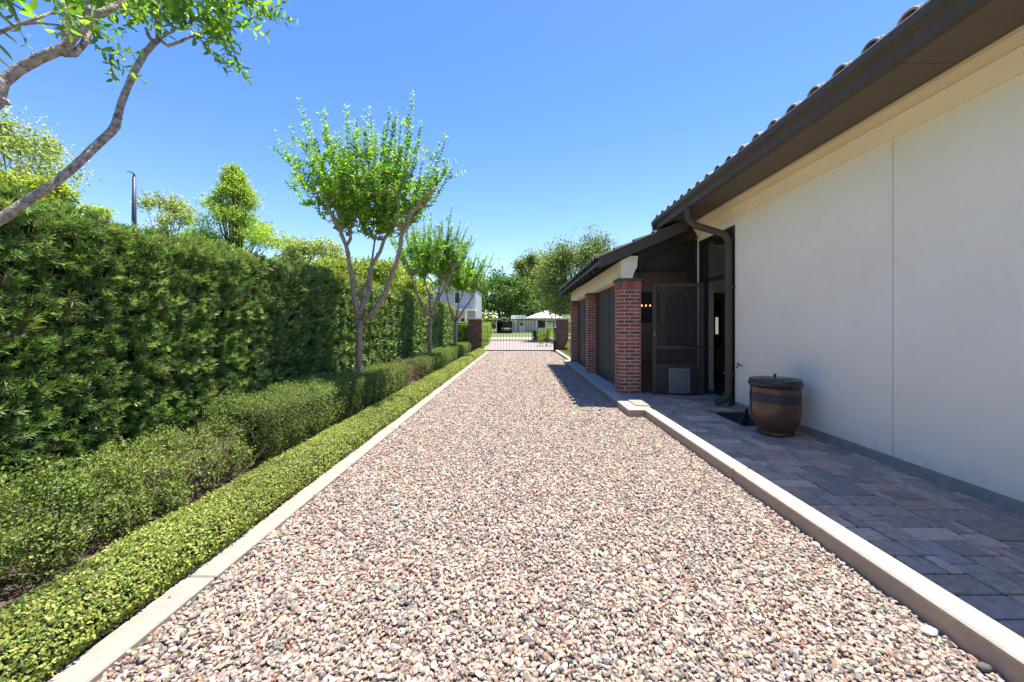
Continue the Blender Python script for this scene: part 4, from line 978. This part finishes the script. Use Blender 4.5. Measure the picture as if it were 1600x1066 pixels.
def bg_tree(name, label, base, h, cz, rx, ry, rz, pal, wts, n, L, seed, cat='tree', group=None, clumps=26, bark='bark_dark', trunk=.2, shape='round', gap=.0, wf=.6):
    """broad tree: trunk, limbs to every clump, and leaf clumps spread through the crown"""
    rr = random.Random(seed); T = empty(name, base, label, cat, group); bx, by, bz = base; b = MB(); cl = []
    for i in range(clumps):
        t = rr.random(); az = rr.uniform(0,2*math.pi); el = rr.uniform(-.9,1.2); rad = rr.uniform(.45,1)**.6
        if shape == 'cone':
            zz = rr.random()**1.2; r = (1-zz)*rad; c = Vector((math.cos(az)*rx*r, math.sin(az)*ry*r, (zz*2-1)*rz)); s = .26*(1-.62*zz)
        else:
            c = Vector((math.cos(az)*math.cos(el)*rx*rad, math.sin(az)*math.cos(el)*ry*rad, math.sin(el)*rz*rad)); s = rr.uniform(.20,.38)
        cl.append((Vector((bx,by,bz+cz))+c, s))
    top = Vector((bx,by,bz+cz+(rz*.8 if shape == 'cone' else rz*.1)))
    b.tube([(bx,by,bz),(bx+.1,by,bz+cz*.4),tuple(top.lerp(Vector((bx,by,bz)),.35)),tuple(top)], [trunk*1.2,trunk*.9,trunk*.6,trunk*.2], 9)
    b.build('trunk', M[bark], T, smooth=True); b = MB()
    for c, s in cl:
        o = Vector((bx,by,bz+max(1.,min(c.z-bz, cz)*rr.uniform(.55,.85)))); mid = o.lerp(c,.5)+Vector((0,0,-.1*rz)); b.tube([o, mid, c], [trunk*.35,trunk*.2,trunk*.06], 5, False)
    b.build('limb', M[bark], T)
    k = n//clumps; ps = []
    for c, s in cl:
        q = rng.normal(0,.5,(k,3)); q = q*np.array([rx,ry,rz])*s*1.1; 
        if shape == 'cone': q[:,2] *= .55; q[:,2] -= .1*np.hypot(q[:,0],q[:,1])
        ps.append(q+np.array(c))
    p = np.concatenate(ps); m_ = len(p)
    if gap: kk = vnoise(p, 2.2/max(.5,rx/3), seed) > gap-1.; p = p[kk]; m_ = len(p)
    ctr = np.array([bx,by,bz+cz]); f = unit((p-ctr)/np.array([rx,ry,rz]))
    d = unit(f*.4 + rng.normal(0,.8,(m_,3))); nr = unit(f*.5+np.array([0,0,.8])+rng.normal(0,.6,(m_,3)))
    Ls = L*rng.uniform(.6,1.4,m_); c = mixcol(m_, pal, wts, .2)*(1+.2*vnoise(p,1.3/max(.5,rx/3),2.)[:,None])
    leaves('crown', p, d, nr, Ls, Ls*wf, np.clip(c,.004,.9), M['leaf'], T, simple=True, droop=.12)
    return T

OAK = [(.155,.20,.07),(.22,.26,.095),(.11,.15,.05),(.30,.32,.12)]
DARK = [(.075,.14,.035),(.11,.19,.045),(.055,.10,.03),(.17,.27,.06)]
LIME = [(.30,.39,.08),(.38,.46,.10),(.22,.31,.06),(.46,.50,.13)]
YEL = [(.30,.35,.07),(.38,.40,.09),(.22,.29,.055)]
PALE = [(.34,.37,.18),(.42,.43,.23),(.25,.29,.13)]
def background():
    g = 'trees beyond the tall hedge'
    def at(px, d): return (px-VX)/FPX*d
    def zz(py, d): return EYE-(py-VY)/FPX*d
    # right: oak crowns behind the porch
    bg_tree('oak_tree', 'big olive green oak rising behind the far end of the porch roof', (at(905,36),36,0), 10, zz(440,36), 3.8, 3.0, 3.7, OAK, [4,3,2,1.5], 30000, .20, 3, clumps=60, trunk=.28, group='trees behind the gate', gap=.25)
    bg_tree('oak_tree', 'smaller olive green oak between the dark round tree and the biggest oak', (at(838,84),84,.3), 14, zz(440,84), 4.8, 4, 5.6, OAK, [3,4,1,3], 16000, .42, 8, clumps=44, trunk=.3, group='trees behind the gate', gap=.25)
    bg_tree('shade_tree', 'dark green round tree standing over the carport', (at(780,72),72,.3), 10, zz(463,72), 5.2, 4, 3.9, DARK, [4,3,2,1], 10000, .42, 12, clumps=40, trunk=.3, group='trees behind the gate')
    bg_tree('shade_tree', 'dark green tree right behind the pale neighbouring roof', (at(825,80),80,.3), 9, zz(478,80), 6, 4, 3.4, DARK, [4,3,2,1], 7000, .45, 14, clumps=36, trunk=.3, group='trees behind the gate')
    bg_tree('lime_tree', 'yellow green low tree below the big oak, over the white hip roof', (at(884,76),76,.3), 7, zz(475,76), 4.2, 3, 2.6, YEL, [2,1,3], 5000, .40, 16, clumps=24, trunk=.2, group='trees behind the gate')
    bg_tree('shade_tree', 'mid green tree filling the gap right of the white hip roof', (at(930,70),70,.3), 9, zz(470,70), 7, 4, 4.5, DARK, [4,3,2,2], 6500, .45, 18, clumps=30, trunk=.3, group='trees behind the gate')
    # left: over the hedge
    bg_tree('feathery_tree', 'bright lime green feathery conical tree above the hedge', (at(365,15.5),15.5,0), 7, zz(358,15.5), 2.4, 2.2, 2.45, LIME, [4,3,2,1], 34000, .12, 23, clumps=120, trunk=.10, shape='cone', group=g, wf=.28)
    bg_tree('oak_tree', 'pale olive tree with wispy top at the left edge above the hedge', (at(25,12),12,0), 7, zz(262,12), 1.05, 1.2, 1.7, PALE, [3,2,2], 7500, .10, 24, clumps=26, trunk=.10, group=g)
    bg_tree('lime_tree', 'yellow green bushy tree low at the left edge behind the slanting branch', (at(42,10),10,0), 5, zz(312,10), .95, .9, .62, YEL, [2,2,2], 6000, .09, 25, clumps=20, trunk=.08, group=g)
    bg_tree('olive_tree', 'small grey green tree between the dark pole and the feathery tree', (at(262,22),22,0), 7, zz(352,22), 1.5, 1.4, 1.4, PALE, [3,2,2], 6500, .15, 26, clumps=22, trunk=.1, group=g)
    bg_tree('olive_tree', 'faint lime green sapling tip left of the dark pole', (at(150,14),14,0), 5, zz(345,14), .7, .7, .45, LIME, [3,2,2,1], 2200, .10, 27, clumps=12, trunk=.06, group=g)
    bg_tree('olive_tree', 'grey green tree just right of the feathery tree above the hedge', (at(485,24),24,0), 7, zz(402,24), 2.3, 1.6, 1.2, PALE, [3,2,3], 7000, .17, 28, clumps=26, trunk=.1, group=g)
    bg_tree('golden_bush', 'golden green bush topping the hedge behind the nearest whole tree', (at(545,17),17,0), 5, zz(432,17), 2.2, 1.2, .75, YEL, [2,1,3], 6500, .13, 29, clumps=26, trunk=.08, group=g)
    bg_tree('golden_bush', 'golden green bush topping the hedge left of the pale blue house', (at(632,19.5),19.5,0), 5, zz(447,19.5), 1.3, 1.1, .75, YEL, [3,1,3], 5000, .14, 30, clumps=22, trunk=.08, group=g)
    bg_tree('oak_tree', 'dark grey green tree far behind the two golden bushes', (at(600,40),40,0), 7, zz(440,40), 3.6, 2, 2.0, OAK, [3,2,3,1], 5000, .26, 31, clumps=26, trunk=.15, group=g)
    bg_tree('shade_tree', 'green tree behind the pale blue house', (at(720,62),62,0), 9, zz(455,62), 4.5, 3, 2.6, DARK, [3,2,2,2], 5000, .36, 32, clumps=26, trunk=.2, group='trees behind the gate')
    # far woods closing the view
    n = 16000; x = rng.uniform(-130,130,n); hh = 6.5+2.2*np.sin(x*.13)+1.2*np.sin(x*.41+1); p = np.c_[x, rng.uniform(112,120,n), .3+rng.random(n)**.8*hh]
    o = leaves('far_woods', p, rdir(n), rdir(n,.8), rng.uniform(.8,1.7,n), rng.uniform(.6,1.1,n), mixcol(n, DARK+OAK, None, .2), M['leaf'], simple=True)
    tag(o, 'far band of green woods behind the bungalow along the horizon', 'woods', kind='stuff')
    # pole
    d = 20.; X = at(209.5,d); b = MB().tube([(X,d,0),(X,d,zz(345,d)),(X,d,zz(277,d))], [.11,.10,.075], 14)
    pl = empty('light_pole', (X,d,0), 'tall dark blue pole with a thin bent tip above the hedge', 'pole'); b.build('pole', M['pole'], pl, smooth=True)
    MB().tube([(X,d,zz(277.5,d)),(X,d,zz(272,d)),(X-.08,d,zz(270,d)),(X-.40,d,zz(267.3,d))], [.05,.04,.03,.012], 8).build('arm', M['iron'], pl)
    # ---------------- two storey neighbour
    d = 45; N = empty('neighbour_house', (at(705,d),d,0), 'pale blue two storey house behind the second and third trees', 'house', 'neighbouring houses')
    x0, x1, x2 = at(676,d), at(732,d), at(742,d); zt, zm = zz(446,d), zz(483,d)
    MB().box(x0, x1, d, d+8, zm, zt).build('upper_wall', M['blue_wall'], N)
    MB().box(at(670,d), x0-.002, d-.1, d+6, zz(470,d), zt+.05).build('navy_wall', M['navy'], N)
    MB().box(x1+.002, x2, d+.6, d+8, 0, zt-.3).build('side_wing', mat('grey_siding', (.42,.45,.44), .85), N)
    MB().box(x0+.6, x1-.002, d+.5, d+8, 0, zm-.25).build('ground_floor_wall', M['tanwall'], N)
    b = MB(); b.prism([(at(668,d),zt+.05),(at(744,d),zt+.05),(at(735,d),zt+.35),(at(676,d),zt+.35)], 'y', d-.4, d+9); b.build('roof', mat('grey_roof', (.17,.15,.14), .9), N)
    MB().box(at(716,d), x2+.2, d-1.4, d+.598, zm-.24, zm-.02).build('porch_roof', M['roof_white'], N)
    for (a, c, t, u_) in ((711,718,457,474),(682,688,457,474)):
        wn = MB().box(at(a,d)-.08, at(c,d)+.08, d-.04, d-.001, zz(u_,d)-.08, zz(t,d)+.08).build('window', M['white'], N)
        MB().box(at(a,d), at(c,d), d-.06, d-.041, zz(u_,d), zz(t,d)).build('pane', M['glass_dark'], wn)
    wn = MB().box(at(719,d), at(727,d), d+.44, d+.499, .8, 2.4).build('window', M['white'], N); MB().box(at(719.7,d), at(726.3,d), d+.42, d+.439, .9, 2.3).build('pane', M['glass_dark'], wn)
    for px in (728.5,): MB().box(at(px,d), at(px,d)+.25, d-1.2, d-.95, 0, zm-.241).build('post', M['white'], N)
    # ---------------- bungalow beyond the street
    d = 66; zb = .34; B = empty('bungalow', (at(850,d),d,zb), 'low tan bungalow with white hip roof beyond the gate', 'house', 'neighbouring houses')
    ze = zz(497.5,d)
    MB().box(at(800,d), at(905,d), d, d+9, zb-.2, ze).build('wall', M['tanwall'], B)
    b = MB(); X0, X1 = at(820,d), at(881,d); xm = at(856,d); za = zz(484,d)
    a = [(X0,d-1,ze+.02),(X1,d-1,ze+.02),(X1,d+8,ze+.02),(X0,d+8,ze+.02),(xm,d+3.4,za+.10)]
    b.v = a; b.f = [(0,1,4),(1,2,4),(2,3,4),(3,0,4),(3,2,1,0)]; b.build('hip_roof', M['roof_white'], B)
    MB().box(at(799,d), at(821.5,d), d-1.2, d+9, zz(500,d), zz(493,d)).build('flat_roof', M['roof_white'], B)
    MB().box(at(879,d), at(915,d), d-.6, d+9, zz(498,d), zz(491.5,d)).build('flat_roof', M['roof_white'], B)
    dr = MB().box(at(810.5,d), at(819.5,d), d-.08, d-.001, zb, zz(502.5,d)).build('door', M['white'], B); MB().box(at(812.3,d), at(817.7,d), d-.10, d-.081, zb+1.1, zz(504,d)).build('pane', M['glass_dark'], dr)
    wn = MB().box(at(838,d), at(856,d), d-.09, d-.001, zz(513.5,d), zz(500.6,d)).build('window', M['white'], B); MB().box(at(840,d), at(852,d), d-.11, d-.091, zz(512.3,d), zz(501.5,d)).build('pane', M['glass_dark'], wn)
    MB().box(at(804,d), at(807,d), d-1.1, d-.8, zb, zz(500.2,d)).build('post', M['white'], B)
    # carport with car
    d = 60; K = empty('carport', (at(788,d),d,.28), 'small dark gabled carport with pale trim left of the bungalow', 'carport'); zb = .26
    x0, x1, xm = at(775.5,d), at(801,d), at(788,d); zs, za = zz(502,d), zz(495.8,d)
    b = MB(); b.prism([(x0-.1,zs-.06),(xm,za-.06),(x1+.1,zs-.06),(x1+.1,zs+.06),(xm,za+.08),(x0-.1,zs+.06)], 'y', d, d+5); b.build('roof', M['roof_white'], K)
    MB().box(x0, x0+.05, d+.1, d+5, zb, zs-.07).box(x1-.05, x1, d+.1, d+5, zb, zs-.07).box(x0+.051, x1-.051, d+4.9, d+5, zb, zs-.07).build('canvas_side', M['tarp'], K)
    for x in (x0-.05, x1-.06): MB().box(x, x+.11, d-.02, d+.09, zb, zs-.07).build('post', M['white'], K)
    C_ = empty('parked_car', (xm+.35,d+1.2,zb), 'dark car parked nose out inside the small carport', 'car'); cx = xm+.35; y = d+.9
    b = MB(); b.prism([(cx-.82,zb+.35),(cx+.82,zb+.35),(cx+.85,zb+.75),(cx+.80,zb+1.0),(cx+.60,zb+1.5),(cx+.5,zb+1.58),(cx-.5,zb+1.58),(cx-.60,zb+1.5),(cx-.80,zb+1.0),(cx-.85,zb+.75)], 'y', y+.9, y+3.9)
    b.prism([(cx-.82,zb+.30),(cx+.82,zb+.30),(cx+.84,zb+.85),(cx+.7,zb+1.0),(cx-.7,zb+1.0),(cx-.84,zb+.85)], 'y', y, y+.898); b.build('body', M['car'], C_)
    MB().prism([(cx-.62,zb+1.02),(cx+.62,zb+1.02),(cx+.5,zb+1.48),(cx-.5,zb+1.48)], 'y', y+.86, y+.897).build('windscreen', M['glass_dark'], C_)
    for s in (-.62,.62): MB().box(cx+s-.14, cx+s+.14, y-.02, y-.001, zb+.68, zb+.84).build('headlight', M['white'], C_)
    MB().box(cx-.42, cx+.42, y-.03, y-.001, zb+.62, zb+.86).build('grille', M['chrome'], C_); MB().box(cx-.8, cx+.8, y-.05, y-.031, zb+.36, zb+.5).build('bumper', M['silver'], C_)
    for s in (-.72,.62):
        for q in (.5, 3.2): MB().tube([(cx+s-.05,y+q,zb+.3),(cx+s+.15,y+q,zb+.3)], .3, 14).build('wheel', M['mat_black'], C_)
    # hedges and bushes beyond the gate
    leafy_block('clipped_hedge', 'dark clipped hedge block seen through the right half of the gate', 'hedge', at(833,35.5), at(857,35.5), 35.2, 36.6, .88, 420, .075, .05, DARK, [3,2,2,1], lump=.03)
    leafy_block('side_hedge', 'lit green hedge beyond the gate right behind the left brick pillar', 'hedge', -3.9, -2.35, 24.0, 30.5, 1.55, 420, .08, .05, LIME, [3,1,4,0], lump=.05)
    leafy_block('side_hedge', 'farther lit green hedge row beyond the gate ending by the carport', 'hedge', -4.6, -3.5, 33, 48, 1.75, 240, .11, .07, LIME, [2,1,4,0], lump=.06)
    leafy_block('side_hedge', 'lit green hedge behind the short iron fence left of the gate pillar', 'hedge', -5.4, -4.1, 22.3, 24.0, 1.6, 500, .08, .05, LIME, [3,2,3,0], lump=.05)
    bg_tree('garden_bush', 'yellow green bush beyond the gate next to the right gate pillar', (1.85,27.5,0), 1.5, .72, .62, .6, .68, YEL, [3,1,3], 3600, .06, 51, cat='bush', clumps=16, trunk=.03)
    bg_tree('garden_bush', 'tall green bush between right gate pillar and porch corner', (3.1,22.6,0), 2, 1.05, .7, .7, .85, YEL, [2,1,3], 2600, .08, 52, cat='bush', clumps=16, trunk=.03)
    bg_tree('flower_bush', 'small bush with pink flowers right of the right gate pillar', (2.72,20.2,0), .8, .42, .35, .4, .38, LIME, [2,1,3,0], 1500, .05, 53, cat='bush', clumps=10, trunk=.02)
    b = MB(); rr = random.Random(6)
    for i in range(24):
        c = Vector((2.62+rr.gauss(0,.12), 19.9+rr.gauss(0,.15), .30+rr.gauss(0,.12)))
        for k in range(5):
            a_ = k*2*math.pi/5; e = Vector((math.cos(a_),-.4,math.sin(a_)))*.035; f = Vector((-e.z,0,e.x))*.5; b.poly([c, c+e*.6+f, c+e, c+e*.6-f])
    o = bpy.data.objects['flower_bush']; b.build('flowers', M['pink'], o)
    # lawn wedge by the right kerb
    b = MB(); b.poly([(2.02,14.6,.10),(6,14.6,.10),(6,GD-.4,.10),(2.02,GD-.4,.10)]); tag(b.build('side_lawn', M['lawn']), kind='structure')
    n = 6000; p = np.c_[rng.uniform(2.04,3.2,n), rng.uniform(14.65,GD-.5,n), np.full(n,.10)]
    o = leaves('side_grass', p, rdir(n,1.2), rdir(n), rng.uniform(.03,.08,n), .008, mixcol(n,[(.08,.14,.03),(.12,.19,.04)]), M['leaf'], simple=True)
    tag(o, 'short green grass inside the right kerb near the gate', 'grass', kind='stuff')

# ------------------------------------------------------------ gate
def gate_pillar(label, x0, x1):
    G = empty('gate_pillar', ((x0+x1)/2, GD+.3, 0), label, 'pillar', 'brick gate pillars')
    b = MB(); cols = []; GP = [(.17,.075,.055),(.14,.065,.05),(.20,.09,.065),(.12,.06,.05)]
    bricks(b, cols, x0, x1, GD, GD+.6, .0, 1.70, GP, bl=(x1-x0)/3, mt=.009, rr=random.Random(int(x0*10)))
    o = b.build('bricks', M['brick'], G, cols=cols); MB().box(x0+.006, x1-.006, GD+.006, GD+.594, 0, 1.705).build('mortar', M['gate_mortar'], G)
    MB().bbox(x0-.045, x1+.045, GD-.045, GD+.645, 1.706, 1.79, .012).build('cap', M['concrete'], G)

def iron():
    yg = GD+.12
    gate_pillar('left brick gate pillar with pale cap beside the box hedge', -2.74, -2.08)
    gate_pillar('right brick gate pillar with pale cap at the end of the right kerb', 1.98, 2.60)
    G = empty('driveway_gate', (-.05, yg, 0), 'closed black iron drive gate with arched top rail between two brick pillars', 'gate')
    x0, x1 = -2.04, 1.80; cx = (x0+x1)/2; hw = (x1-x0)/2
    def arch(x): return 1.58 + .15*(1-((x-cx)/hw)**2)
    b = MB(); N = 24; xs = np.linspace(x0, x1, N+1)
    for i in range(N):
        a, c = xs[i], xs[i+1]; b.prism([(a,arch(a)-.02),(c,arch(c)-.02),(c,arch(c)+.02),(a,arch(a)+.02)], 'y', yg-.02, yg+.02)
    b.box(x0, x1, yg-.02, yg+.02, .03, .085).box(x0, x1, yg-.021, yg+.021, .60, .64).box(x0-.045, x0-.001, yg-.025, yg+.025, .03, 1.62).box(x1+.001, x1+.045, yg-.025, yg+.025, .03, 1.62)
    b.build('frame', M['iron'], G)
    n = 23; first = None
    for i in range(1, n):
        x = x0+(x1-x0)*i/n; t = arch(x)+.14
        b = MB(); b.box(x-.009, x+.009, yg-.009, yg+.009, .0855, t-.04); b.prism([(x-.016,t-.04),(x+.016,t-.04),(x,t+.02)], 'y', yg-.010, yg+.010); b.build('picket', M['iron'], G)
    for i in range(n):
        x = x0+(x1-x0)*(i+.5)/n; MB().box(x-.007, x+.007, yg-.007, yg+.007, .0855, .60).build('short_picket', M['iron'], G)
    # operator
    O = empty('gate_operator', (1.88, GD-.25, 0), 'dark upright gate motor housing at the right end of the gate', 'gate motor')
    MB().bbox(1.80, 1.96, GD-.32, GD-.12, 0, .62, .02).build('housing', M['mat_black'], O)
    MB().bbox(1.84, 1.93, GD-.26, GD-.18, .621, 1.15, .015).build('column', M['pole'], O)
    MB().bbox(1.81, 1.95, GD-.30, GD-.15, 1.152, 1.30, .02).build('control_box', M['pole'], O)
    MB().tube([(1.86,GD-.15,.45),(1.7,GD+.05,.45)], .02, 8).build('arm', M['iron'], O)
    # side fences
    for nm, lb, a, c in (('iron_fence','short black iron fence panel left of the left gate pillar',-3.7,-2.745),('iron_fence','black iron fence running right from the right gate pillar',2.605,5.6)):
        F = empty(nm, ((a+c)/2, GD+.3, 0), lb, 'fence', 'iron fences beside the gate'); y = GD+.3
        MB().box(a, c, y-.018, y+.018, 1.50, 1.54).box(a, c, y-.018, y+.018, .60, .64).box(a, c, y-.018, y+.018, .12, .16).build('rails', M['iron'], F)
        k = int((c-a)/.14)
        for i in range(k): x = a+(i+.5)*(c-a)/k; MB().box(x-.009, x+.009, y-.009, y+.009, .02, 1.64).build('picket', M['iron'], F)

setting(); gravel(); house(); small_things(); tall_hedge(); low_hedge(); box_hedges(); myrtles(); near_tree(); background(); iron()
print('objects', len(bpy.data.objects), 'polys', sum(len(m.polygons) for m in bpy.data.meshes))
